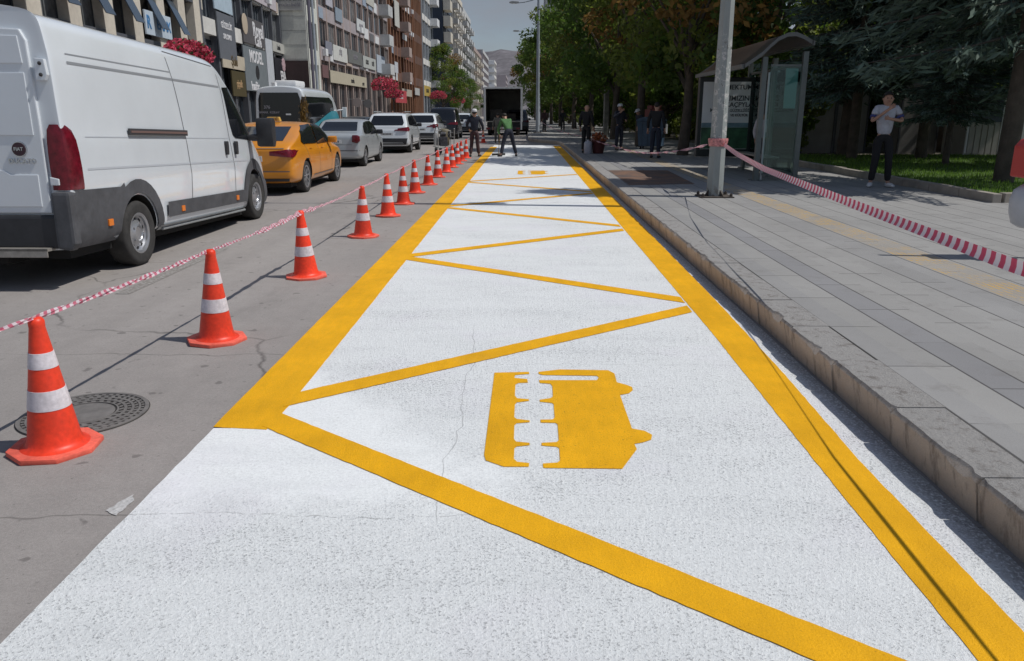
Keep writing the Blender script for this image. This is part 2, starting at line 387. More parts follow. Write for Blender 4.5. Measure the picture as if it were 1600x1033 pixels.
# cross joints per row, offset per row
cell = h.math('FLOOR', h.math('DIVIDE', h.math('SUBTRACT', xw, 2.18), 0.40))
off = h.math('MULTIPLY', h.math('FRACT', h.math('MULTIPLY', cell, 0.437)), 0.9)
fy = h.math('FRACT', h.math('DIVIDE', h.math('ADD', h.y, off), 0.9))
cj = h.ramp(h.math('ABSOLUTE', h.math('SUBTRACT', fy, 0.5)), 0.488, 0.498, 0.0, 0.75)
g = h.math('MAXIMUM', g, h.math('MULTIPLY', cj, h.ramp(h.noise(1.1, 2), 0.42, 0.5)))
idy = h.math('FLOOR', h.math('DIVIDE', h.math('ADD', h.y, off), 0.9))
wn = h.nt.nodes.new('ShaderNodeTexWhiteNoise'); wn.noise_dimensions = '2D'
cb = h.nt.nodes.new('ShaderNodeCombineXYZ'); h.nt.links.new(cell, cb.inputs[0]); h.nt.links.new(idy, cb.inputs[1]); h.nt.links.new(cb.outputs[0], wn.inputs['Vector'])
per = h.ramp(wn.outputs['Value'], 0, 1, 0.95, 1.05)
tex = h.math('MULTIPLY', h.math('MULTIPLY', per, h.ramp(h.noise(140, 4, 0.8), 0.25, 0.75, 0.86, 1.14)), h.ramp(h.noise(0.8, 5), 0.3, 0.7, 0.90, 1.08))
c = h.mix(1.0, (0.295, 0.290, 0.280), h.grey(tex), 'MULTIPLY')
c = h.mix(h.math('MULTIPLY', dk, 0.75), c, h.mix(1.0, (0.225, 0.225, 0.235), h.grey(tex), 'MULTIPLY'))
ex = h.ramp(h.noise(4, 7, 0.75), 0.54, 0.70, 0.0, 0.42)
c = h.mix(ex, c, (0.16, 0.15, 0.14))
c = h.mix(h.math('MULTIPLY', g, 0.85), c, (0.045, 0.042, 0.040))
# worn yellow tactile strip with ribs
tb = h.math('MULTIPLY', band(3.97, 4.37), h.ramp(h.y, 40, 42, 1.0, 0.0))
rib = h.math('GREATER_THAN', h.math('FRACT', h.math('DIVIDE', h.x, 0.058)), 0.45)
dot = h.math('GREATER_THAN', h.math('FRACT', h.math('DIVIDE', h.y, 0.33)), 0.10)
wear = h.math('MULTIPLY', h.ramp(h.noise(2.6, 5, 0.7), 0.40, 0.58), h.ramp(h.noise(22, 4, 0.7), 0.35, 0.55))
c = h.mix(h.math('MULTIPLY', tb, 0.22), c, (0.36, 0.29, 0.20))
c = h.mix(h.math('MULTIPLY', h.math('MULTIPLY', tb, h.math('MULTIPLY', rib, dot)), h.math('MULTIPLY', wear, 0.95)), c, (0.52, 0.32, 0.07))
h.set('Base Color', c); h.set('Roughness', 0.85)
n1 = h.bump(h.noise(140, 5, 0.8), 0.35, 0.004)
h.bump(h.math('MULTIPLY_ADD', h.math('MULTIPLY', tb, rib), 0.6, h.math('MULTIPLY', g, -1.0)), 0.6, 0.006, n1)
PAVERS = h.m

def kerbx(y):
    P = [(-50, 1.905), (41, 1.905), (43, 1.75), (44.5, 1.35), (46, 0.75), (47.5, 0.35), (50, 0.22), (3000, 0.22)]
    for (a, xa), (b, xb) in zip(P, P[1:]):
        if a <= y <= b: return xa + (xb - xa) * (y - a) / (b - a)
ys = [-6] + [i * 1.0 for i in range(-5, 41)] + [41, 42, 43, 43.8, 44.5, 45.2, 46, 46.8, 47.5, 48.5, 50, 60, 80, 120, 200, 400]
vs = [(kerbx(y) + 0.27, y, S) for y in ys] + [(160, y, S) for y in ys]; n = len(ys)
s = MB().add(vs, [(i, i + n, i + n + 1, i + 1) for i in range(n - 1)])
s.build('sidewalk', PAVERS)['kind'] = 'structure'
# kerb: individual chipped stones
h = shader('kerb_concrete')
bl = h.ramp(h.noise(1.4, 4), 0.3, 0.7, 0.85, 1.12); fi = h.ramp(h.noise(130, 4, 0.8), 0.25, 0.75, 0.82, 1.16)
c = h.mix(1.0, (0.54, 0.48, 0.42), h.grey(h.math('MULTIPLY', bl, fi)), 'MULTIPLY')
low = h.ramp(h.math('ADD', h.z, h.math('MULTIPLY', h.noise(7, 5), 0.12)), 0.20, 0.12)
c = h.mix(h.math('MULTIPLY', low, 0.45), c, (0.36, 0.28, 0.21))
up = h.ramp(h.math('ADD', h.z, h.math('MULTIPLY', h.noise(30, 4), 0.02)), 0.197, 0.207)
c = h.mix(h.math('MULTIPLY', up, 0.92), c, h.mix(1.0, (0.315, 0.308, 0.30), h.grey(fi), 'MULTIPLY'))
run = h.ramp(h.noise(13, 5, 0.7, sc=(1, 1, 0.25)), 0.52, 0.66, 0.0, 0.6)
c = h.mix(run, c, (0.12, 0.10, 0.085))
h.set('Base Color', c); h.set('Roughness', 0.9); h.bump(h.math('ADD', h.noise(90, 5, 0.75), h.math('MULTIPLY', h.noise(18, 5, .7), 1.5)), 0.9, 0.012)
KERB = h.m
rnd = random.Random(4)
def kerb_stones():
    s = MB(); y = -5.0; k = 0
    while y < 58:
        L_ = 0.8 if y < 41 else 0.5
        y1 = y + L_ - 0.008; nseg = 18 if y < 20 else 2
        dz = rnd.uniform(-0.004, 0.004); dx = rnd.uniform(-0.006, 0.006)
        chip = (rnd.random() < 0.45) and y < 14
        c0 = rnd.uniform(0.1, 0.7)
        pr = []
        for i in range(nseg + 1):
            t = i / nseg; yy = y + (y1 - y) * t; x = kerbx(yy) + dx
            ch = 0.012 + rnd.uniform(0, 0.006)
            if chip and abs(t - c0) < 0.11: ch = rnd.uniform(0.022, 0.048)
            if i in (0, nseg): ch += rnd.uniform(0.004, 0.022)
            x -= 0.010
            pr.append([(x + 0.034, yy, -0.02), (x, yy, S - ch + dz), (x + ch * 0.9, yy, S + 0.004 + dz), (x + 0.274, yy, S + 0.004 + dz), (x + 0.274, yy, -0.02)])
        vs = [p for q in pr for p in q]; fs = []
        for i in range(nseg):
            for j in range(4): fs.append((i * 5 + j, i * 5 + j + 1, i * 5 + j + 6, i * 5 + j + 5))
        fs += [(0, 1, 2, 3, 4), tuple(nseg * 5 + q for q in (4, 3, 2, 1, 0))]
        s.add(vs, fs); y += L_; k += 1
    yb = [v_ * .5 for v_ in range(-10, 117)]
    vb = [(kerbx(q) + .045, q, -.02) for q in yb] + [(kerbx(q) + .018, q, S - .03) for q in yb]; nb_ = len(yb)
    s.add(vb, [(q, q + 1, q + 1 + nb_, q + nb_) for q in range(nb_ - 1)])
    s.add([(0.22, 58, -.02), (0.22, 58, S), (0.48, 58, S + .004), (0.22, 200, -.02), (0.22, 200, S), (0.48, 200, S + .004)], [(0, 1, 4, 3), (1, 2, 5, 4)])
    return s
kerb_stones().build('kerb', KERB)['kind'] = 'structure'
# dropped tactile ramp, rusty brown
h = shader('rust_brown_ramp')
c = h.mix(h.ramp(h.noise(2.5, 5), 0.35, 0.65), (0.095, 0.075, 0.068), (0.21, 0.115, 0.07))
h.set('Base Color', c); h.set('Roughness', 0.8); h.bump(h.noise(80, 3), 0.4, 0.005)
MB().prism([(2.20, 16.6), (3.62, 16.9), (3.75, 20.9), (2.20, 20.9)], S - 0.01, S + 0.004).build('kerb_ramp', h.m)['kind'] = 'structure'

# raised lawn behind the pavement
h = shader('lawn_grass')
c = h.mix(h.ramp(h.noise(3, 5), 0.3, 0.7), (0.05, 0.11, 0.015), (0.12, 0.20, 0.04))
c = h.mix(h.ramp(h.noise(60, 4, 0.8), 0.4, 0.7, 0, 0.5), c, (0.02, 0.035, 0.01))
h.set('Base Color', c); h.set('Roughness', 0.9); h.bump(h.noise(80, 4, 0.8), 1.0, 0.03); LAWN = h.m
PX0, PY0 = 8.02, 13.35
lx = lambda y: PX0 + (y - PY0) * -0.016
s = MB(); s.add([(lx(13.45) + .15, 13.5, S + .1), (24, 17.2, S + .1), (24, 27.0, S + .1), (lx(27) + .15, 27.0, S + .1)], [(0, 1, 2, 3)])
s.build('lawn_soil', LAWN)['kind'] = 'structure'
# blades of grass
rs = np.random.RandomState(3); n = 16000
gx = 8.2 + rs.rand(n) ** 1.2 * 9; gy = 13.7 + rs.rand(n) * 13
ok = gy > 13.7 + (gx - 8.1) * 0.235; gx, gy = gx[ok], gy[ok]; n = len(gx)
hgt = rs.uniform(0.04, 0.10, n); a = rs.rand(n) * 6.283; w = 0.012
v = np.zeros((n, 3, 3)); v[:, 0] = np.c_[gx - w * np.cos(a), gy - w * np.sin(a), np.full(n, S + .1)]
v[:, 1] = np.c_[gx + w * np.cos(a), gy + w * np.sin(a), np.full(n, S + .1)]
v[:, 2] = np.c_[gx + rs.uniform(-.03, .03, n), gy + rs.uniform(-.03, .03, n), S + .1 + hgt]
me = bpy.data.meshes.new('grass'); me.from_pydata(v.reshape(-1, 3).tolist(), [], np.arange(n * 3).reshape(-1, 3).tolist())
me.materials.append(mat('grass_blade', (0.11, 0.20, 0.03), 0.8, island=0.5, trans=((0.2, 0.34, 0.05), 0.4)))
o = link(bpy.data.objects.new('grass', me)); tag(o, kind='stuff', label='short mown green grass of the lawn behind the kerb stones')
def planter_edge():
    s = MB(); rnd = random.Random(8)
    def run(a, b):
        d = math.dist(a, b); n = int(d / 1.0); ux, uy = (b[0] - a[0]) / d, (b[1] - a[1]) / d
        for i in range(n):
            t0 = d * i / n; t1 = d * (i + 1) / n - 0.015; z = S + .155 + rnd.uniform(-.008, .008); w = 0.15
            M = Matrix.Translation((a[0], a[1], 0)) @ Matrix(((ux, -uy, 0, 0), (uy, ux, 0, 0), (0, 0, 1, 0), (0, 0, 0, 1)))
            s.box(t0, t1, -w, 0.0, S - .01, z, 0, M)
    run((lx(27), 27.0), (PX0, PY0)); run((PX0 + 0.02, PY0 + .16), (24.5, 17.2))
    return s
o = planter_edge().build('lawn_border', mat('border_stone', (0.30, 0.27, 0.235), 0.9, var=(2.5, 0.25), bump=(70, 0.4, 0.005)), bevel=0.012)
tag(o, 'low concrete kerb stones edging the lawn beside the sidewalk', 'border')
# park floor behind (dry soil / paving in the shade)
MB().add([(8.3, 27.05, S + .012), (160, 27.05, S + .012), (160, 400, S + .012), (8.3, 400, S + .012)], [(0, 1, 2, 3)]).build('park_ground', mat('park_soil', (0.13, 0.115, 0.09), 0.95, var=(1.5, 0.3), bump=(20, 0.5, 0.02)))['kind'] = 'structure'

# far side of the street
OPP = -12.6
s = MB(); s.box(-60, OPP, 5, 500, -0.02, 0.16)
s.build('opposite_sidewalk', mat('opposite_paving', (0.27, 0.25, 0.235), 0.88, var=(2, 0.15), bump=(60, 0.3, 0.004)))['kind'] = 'structure'
s = MB(); s.box(OPP + 0.003, OPP + 0.2, 5, 500, -0.02, 0.18); s.build('opposite_kerb', KERB)['kind'] = 'structure'

# manhole cover next to the first cone
MHC = (-2.52, 4.15)
def manhole():
    root = empty('manhole_cover', (MHC[0], MHC[1], 0.0), R(20))
    iron = mat('cast_iron', (0.165, 0.155, 0.148), 0.75, 0.1, var=(10, 0.25), bump=(120, 0.3, 0.003))
    gap_ = mat('iron_recess', (0.035, 0.032, 0.03), 0.95)
    MB().lathe([(0.0, 0.004), (0.345, 0.004)], 64, cap=False).build('recess', gap_, root)
    rings = [(0.318, 0.340), (0.285, 0.297), (0.247, 0.262), (0.207, 0.224), (0.17, 0.18)]
    for a, b in rings[:1]: MB().lathe([(a, 0.002), (a, 0.010), (b, 0.010), (b, 0.002)], 64, cap=False).build('rim', iron, root)
    s = MB()
    for a, b in rings[1:]: s.lathe([(a, 0.002), (a, 0.009), (b, 0.009), (b, 0.002)], 64, cap=False)
    s.lathe([(0.0, 0.0085), (0.158, 0.0085), (0.16, 0.002)], 40, cap=False)
    for (r0, r1, n, tw) in ((0.299, 0.315, 46, .0), (0.264, 0.283, 40, 0.04), (0.226, 0.245, 34, 0.0), (0.182, 0.205, 26, 0.05)):
        for k in range(n):
            t = 2 * math.pi * k / n; w = math.pi / n * 0.56
            s.add([(r0 * math.cos(t - w), r0 * math.sin(t - w), 0.008), (r1 * math.cos(t - w + tw), r1 * math.sin(t - w + tw), 0.008),
                   (r1 * math.cos(t + w + tw), r1 * math.sin(t + w + tw), 0.008), (r0 * math.cos(t + w), r0 * math.sin(t + w), 0.008)], [(0, 1, 2, 3)])
    s.build('cover_plate', iron, root)
    tag(root, 'round cast iron manhole cover with ringed relief in the asphalt behind the nearest cone', 'manhole cover')
manhole()
# ================================================================== cones and barrier tape
ORANGE = mat('cone_orange', (0.82, 0.048, 0.014), 0.45, var=(5, 0.16), var2=(38, 0.12), objrand=.22, bump=(90, 0.08, 0.002))
ORANGE_BASE = mat('cone_base_faded', (0.78, 0.13, 0.085), 0.62, var=(6, 0.22), var2=(40, 0.15), bump=(80, 0.15, 0.003))
REFLECT = mat('reflective_sheeting', (0.62, 0.58, 0.61), 0.42, var=(7, 0.22), var2=(50, 0.14), bump=(40, 0.12, 0.002))
CH = 0.70
def cone_r(z):  # outer radius of the cone body
    return 0.128 + (0.036 - 0.128) * (z - 0.035) / (CH - 0.05 - 0.035)
def make_cone():
    root = empty('traffic_cone')
    tag(root, 'x', 'traffic cone', 'orange traffic cones closing the bus lane')
    s = MB()
    a8 = [(0.205 / math.cos(math.pi / 8) * math.cos(math.pi / 8 + k * math.pi / 4), 0.205 / math.cos(math.pi / 8) * math.sin(math.pi / 8 + k * math.pi / 4)) for k in range(8)]
    s.prism(a8, 0.0, 0.028)
    o = s.build('base', ORANGE_BASE, root, smooth=40, bevel=0.008)
    s = MB(); pr = [(0.165, 0.026), (0.150, 0.034), (0.134, 0.042), (0.128, 0.055)]
    for z in np.linspace(0.07, CH - 0.05, 10): pr.append((cone_r(z), z))
    pr += [(0.037, CH - 0.045), (0.037, CH - 0.022), (0.033, CH - 0.012), (0.024, CH - 0.002), (0.0, CH)]
    s.lathe(pr, 40, cap=False); s.build('cone_body', ORANGE, root, smooth=50)
    for z0, z1 in ((0.235, 0.335), (0.445, 0.525)):
        MB().lathe([(cone_r(z0) - .001, z0), (cone_r(z0) + .0022, z0 + .001), (cone_r(z1) + .0022, z1 - .001), (cone_r(z1) - .001, z1)], 40, cap=False).build('reflective_band', REFLECT, root, smooth=40)
    return root
cone_y = [3.68, 5.66, 8.03, 10.79, 13.02, 14.8, 16.9, 18.85, 21.1, 22.9, 24.9, 26.6, 28.3, 30.1]
cone_x = [-2.41, -2.33, -2.29, -2.24, -2.27, -2.28, -2.34, -2.29, -2.31, -2.25, -2.27, -2.25, -2.25, -2.22]
ORD = ['nearest orange cone in front of the round manhole cover', 'second orange cone from the camera beside the start of the yellow line',
       'third orange cone from the camera', 'fourth orange cone from the camera', 'fifth orange cone from the camera', 'sixth orange cone from the camera',
       'seventh orange cone from the camera', 'eighth orange cone from the camera', 'ninth orange cone from the camera', 'tenth orange cone from the camera',
       'eleventh orange cone from the camera', 'twelfth orange cone from the camera', 'thirteenth orange cone, next to last before the worker in dark clothes',
       'last orange cone of the tight row, beside the worker in dark clothes']
proto = make_cone(); rnd = random.Random(5)
for i, (x, y) in enumerate(zip(cone_x, cone_y)):
    o = proto if i == 0 else copy_tree(proto)
    o.location = (x, y, 0.001); o.rotation_euler = (rnd.uniform(-.03, .03), rnd.uniform(-.025, .025), rnd.uniform(0, 0.7) if i else 0.15)
    o['label'] = ORD[i] + (' in the row along the bus lane' if i in (2, 3, 4, 5, 6, 7, 8, 9, 10, 11) else '')
o = copy_tree(proto); o.location = (-2.35, 45.5, 0); o['label'] = 'far orange cone standing alone by the open truck'

# candy-striped tape
def tape_mat(name, per, w, red=(0.60, 0.07, 0.14)):
    h = shader(name)
    uv = h.nt.nodes.new('ShaderNodeUVMap'); sp = h.nt.nodes.new('ShaderNodeSeparateXYZ'); h.nt.links.new(uv.outputs[0], sp.inputs[0])
    t = h.math('FRACT', h.math('DIVIDE', h.math('MULTIPLY_ADD', sp.outputs[1], 0.6, sp.outputs[0]), per))
    st = h.ramp(t, 0.46, 0.50)
    st2 = h.ramp(t, 0.96, 1.0)
    f = h.math('SUBTRACT', st, st2)
    c = h.mix(f, (0.80, 0.72, 0.75), red)
    h.set('Base Color', c); h.set('Roughness', 0.35)
    o = h.nt.nodes['Material Output']; tr = h.nt.nodes.new('ShaderNodeBsdfTranslucent'); h.nt.links.new(c, tr.inputs['Color'])
    ms = h.nt.nodes.new('ShaderNodeMixShader'); ms.inputs[0].default_value = 0.3
    h.nt.links.new(h.b.outputs[0], ms.inputs[1]); h.nt.links.new(tr.outputs[0], ms.inputs[2]); h.nt.links.new(ms.outputs[0], o.inputs['Surface'])
    return h.m
TAPE = tape_mat('barrier_tape_stripes', 0.098, 0.07); TAPE_ROPE = tape_mat('barrier_tape_rope', 0.062, 0.03, (.66, .20, .28))
def tape(name, anchors, width, sag, twist, seed=0, step=0.04, mats=None, base_angle=0.0, wfun=None, cross=False):
    """ribbon through anchors (list of 3D points), sagging between them and slowly twisting"""
    rnd = random.Random(seed); pts = []; u = 0
    for i in range(len(anchors) - 1):
        a, b = Vector(anchors[i]), Vector(anchors[i + 1]); L_ = (b - a).length; n = max(2, int(L_ / step))
        sg = (sag[i] if isinstance(sag, list) else sag) * L_
        for k in range(n + (i == len(anchors) - 2)):
            t = k / n; p = a.lerp(b, t); p.z -= sg * 4 * t * (1 - t); pts.append(p)
    me = bpy.data.meshes.new(name); vs = []; us = []; W = width
    for i, p in enumerate(pts):
        if i: u += (pts[i] - pts[i - 1]).length
        d = (pts[min(i + 1, len(pts) - 1)] - pts[max(i - 1, 0)]).normalized()
        sd = d.cross(Vector((0, 0, 1))).normalized(); upv = sd.cross(d)
        ang = base_angle + twist * u + (0.5 if twist else 0.13) * math.sin(u * 1.7 + seed)
        w = W * (wfun(u) if wfun else 1.0)
        o = (sd * math.cos(ang) + upv * math.sin(ang)) * (w / 2)
        nr = (sd * -math.sin(ang) + upv * math.cos(ang)) * (0.004)
        vs += [p - o, p + nr, p + o]; us.append(u)
    n = len(pts); fs = []; uvs = []
    for i in range(n - 1):
        for j in (0, 1):
            fs.append((i * 3 + j, i * 3 + j + 1, i * 3 + j + 4, i * 3 + j + 3))
            uvs += [(us[i], j * .5 * W), (us[i], (j + 1) * .5 * W), (us[i + 1], (j + 1) * .5 * W), (us[i + 1], j * .5 * W)]
    if cross:
        k0 = len(vs)
        for i, p in enumerate(pts):
            o = vs[i * 3 + 2] - p; d = (pts[min(i + 1, n - 1)] - pts[max(i - 1, 0)]).normalized(); q = d.cross(o) * .8
            vs += [p - q, p, p + q]
        m_ = len(fs); fs += [tuple(v + k0 for v in f) for f in fs]; uvs += uvs[:m_ * 4]
    me.from_pydata([tuple(v) for v in vs], [], fs); lay = me.uv_layers.new(name='UVMap')
    for i, q in enumerate(uvs): lay.data[i].uv = q
    me.materials.append(mats or TAPE); me.polygons.foreach_set('use_smooth', [True] * len(fs))
    return link(bpy.data.objects.new(name, me))
CT = CH - 0.03
anch = [(-2.62, -0.5, CT + .12), (-2.40, 3.68, CT + 0.03)] + [(x, y, CT + .015) for x, y in list(zip(cone_x, cone_y))[1:]] + [(-2.3, 38, 0.8), (-2.35, 45.5, 0.7)]
o = tape('barrier_tape', anch, 0.026, [0.0, 0.006, 0.008, 0.01] + [0.008] * 20, 7.0, 2, mats=TAPE_ROPE, cross=True, wfun=lambda u: 0.75 + 0.5 * abs(math.sin(u * 0.9)) + (0.9 if 7.2 < u < 9.0 else 0))
tag(o, 'red and white barrier tape strung over the tops of the orange cones', 'barrier tape')
# knot round the first cone
s = MB(); s.lathe([(0.040, CT - .02), (0.043, CT + .0), (0.041, CT + .018)], 18, (-2.41, 3.68, 0), cap=False)

# ================================================================== lamp poles
PX, PY = 3.43, 14.30
h = shader('weathered_pole_paint')
base = h.mix(1.0, (0.29, 0.315, 0.305), h.grey(h.ramp(h.noise(4, 5, 0.7, sc=(1, 1, .3)), 0.3, 0.7, 0.85, 1.12)), 'MULTIPLY')
band_ = h.math('MULTIPLY', h.ramp(h.math('ADD', h.z, h.math('MULTIPLY', h.noise(3, 3), 0.6)), 1.35, 1.6), h.ramp(h.z, 2.7, 3.1, 1.0, 0.0))
tear = h.math('MULTIPLY', h.ramp(h.noise(11, 7, 0.72), 0.54, 0.57), band_)
base = h.mix(tear, base, (0.50, 0.49, 0.47))
tear2 = h.math('MULTIPLY', h.ramp(h.noise(15, 7, 0.72, sc=(1, 1, .7)), 0.60, 0.62), band_)
base = h.mix(tear2, base, (0.13, 0.12, 0.11))
rust = h.math('MULTIPLY', h.ramp(h.z, 0.45, 0.25), h.ramp(h.noise(16, 5), 0.5, 0.6))
base = h.mix(h.math('MULTIPLY', rust, 0.7), base, (0.12, 0.075, 0.05))
h.set('Base Color', base); h.set('Roughness', 0.6); h.bump(h.noise(40, 5, 0.7), 0.25, 0.004); POLEM = h.m
def lamp_post(x, y, z0, H_, r0, r1, arm, label, m, base_plate=True, n=8):
    root = empty('street_lamp', (x, y, z0)); tag(root, label, 'street lamp')
    s = MB()
    s.lathe([(r0, 0.0), (r0 + (r1 - r0) * .11, H_ * .11), (r0 + (r1 - r0) * .112, H_ * .1101), (r0 + (r1 - r0) * .5, H_ * .5), (r1, H_)], n, phase=0.2)
    s.build('pole', m, root, smooth=25 if n < 10 else 50)
    if base_plate:
        s = MB(); s.box(-.30, .30, -.25, .25, 0.002, 0.022); s.build('base_plate', mat('rusty_plate', (0.085, 0.07, 0.06), 0.8, 0.3, var=(8, .3)), root, bevel=0.004)
        s = MB()
        for a in range(4):
            for dz, rr in ((0.06, 0.016), (0.045, 0.028)):
                s.lathe([(rr, 0.02), (rr, 0.02 + dz)], 6, ((-.25, .25)[a % 2], (-.2, .2)[a // 2], 0))
        # gusset fins
        for k in range(4):
            t = k * math.pi / 2 + .5; M = Matrix.Rotation(t, 4, 'Z')
            s.add([M @ Vector(p) for p in ((r0 - .01, -.008, .022), (r0 + .09, -.008, .022), (r0 - .01, -.008, .13), (r0 - .01, .008, .022), (r0 + .09, .008, .022), (r0 - .01, .008, .13))],
                  [(0, 1, 2), (5, 4, 3), (0, 3, 4, 1), (1, 4, 5, 2), (2, 5, 3, 0)])
        s.build('anchor_bolts', mat('rusty_plate'), root)
    for (dx, dz) in arm:
        s = MB(); s.tube([(0, 0, H_ - .35), (dx * .3, 0, H_ - .35 + dz * .55), (dx * .7, 0, H_ - .35 + dz * .9), (dx, 0, H_ - .35 + dz)], [r1 * .55, r1 * .45, r1 * .4, r1 * .4], 8)
        s.build('lamp_arm', m, root, smooth=60)
        s = MB(); sg = 1 if dx > 0 else -1; zz = H_ - .35 + dz
        s.prism([(dx - .05 * sg, zz - .03), (dx + .62 * sg, zz - .02), (dx + .66 * sg, zz + .05), (dx + .45 * sg, zz + .12), (dx - .05 * sg, zz + .08)], -.13, .13, 'y')
        s.build('lamp_head', mat('lamp_head_grey', (0.42, 0.43, 0.43), 0.4), root, bevel=0.02)
        s = MB(); s.box(min(dx + .08 * sg, dx + .5 * sg), max(dx + .08 * sg, dx + .5 * sg), -.1, .1, zz - .05, zz - .02); s.build('lamp_glass', mat('lamp_glass', (0.6, 0.6, 0.58), 0.2), root)
    return root
lamp_post(PX, PY, S, 9.2, 0.155, 0.070, [(-2.0, .5), (2.0, .5)], 'weathered grey lamp pole with torn flyers on the sidewalk by the bus shelter', POLEM)
GREYPOLE = mat('pole_grey_paint', (0.33, 0.37, 0.42), 0.45, var=(2, .12))
lamp_post(0.95, 60.0, S, 9.75, 0.145, 0.09, [(-1.45, -.40)], 'tall slim grey lamp pole on the kerb corner beyond the white lane', GREYPOLE, n=12)
lamp_post(1.6, 92.0, S, 10.6, 0.14, 0.08, [(-2.3, -.15)], 'farthest lamp pole, only its arm showing out of the dark trees', GREYPOLE, n=12)
# tape wound on the near pole, and the two runs leaving it
s = MB(); rr = 0.155; TZ = 1.12
mb = []; 
for k in range(5):
    z = TZ + .02 * k; s.lathe([(rr + .004 * k, z - .03), (rr + .007 + .004 * k, z), (rr + .004 * k, z + .028)], 16, (PX, PY, 0), cap=False)
TAPE_KNOT = mat('tape_wrap', (0.50, 0.20, 0.20), 0.5, var=(22, .6))
o = s.build('tape_wrap', TAPE_KNOT, smooth=60); tag(o, 'red and white tape wound round the near lamp pole', 'tape wrap')
o = tape('barrier_tape', [(PX + .08, PY - .12, TZ), (3.02, 11.4, 1.095), (2.70, 9.0, 1.055), (2.42, 5.6, 1.01), (2.22, 3.55, 1.0), (2.16, 2.1, 1.0), (2.06, -1, 1.0)], 0.062, 0.0, 0.0, 4, base_angle=2.0)
tag(o, 'red and white barrier tape running from the near lamp pole towards the right edge', 'barrier tape')
o = tape('barrier_tape', [(PX - .14, PY + .05, TZ), (3.3, 19.5, .72), (2.9, 26.0, 0.62), (2.45, 30.6, .75), (1.2, 59.9, 1.0)], 0.05, [0.005, 0.012, 0.01, 0.006], 2.5, 6)
tag(o, 'sagging barrier tape from the near lamp pole back to the shaded workers', 'barrier tape')
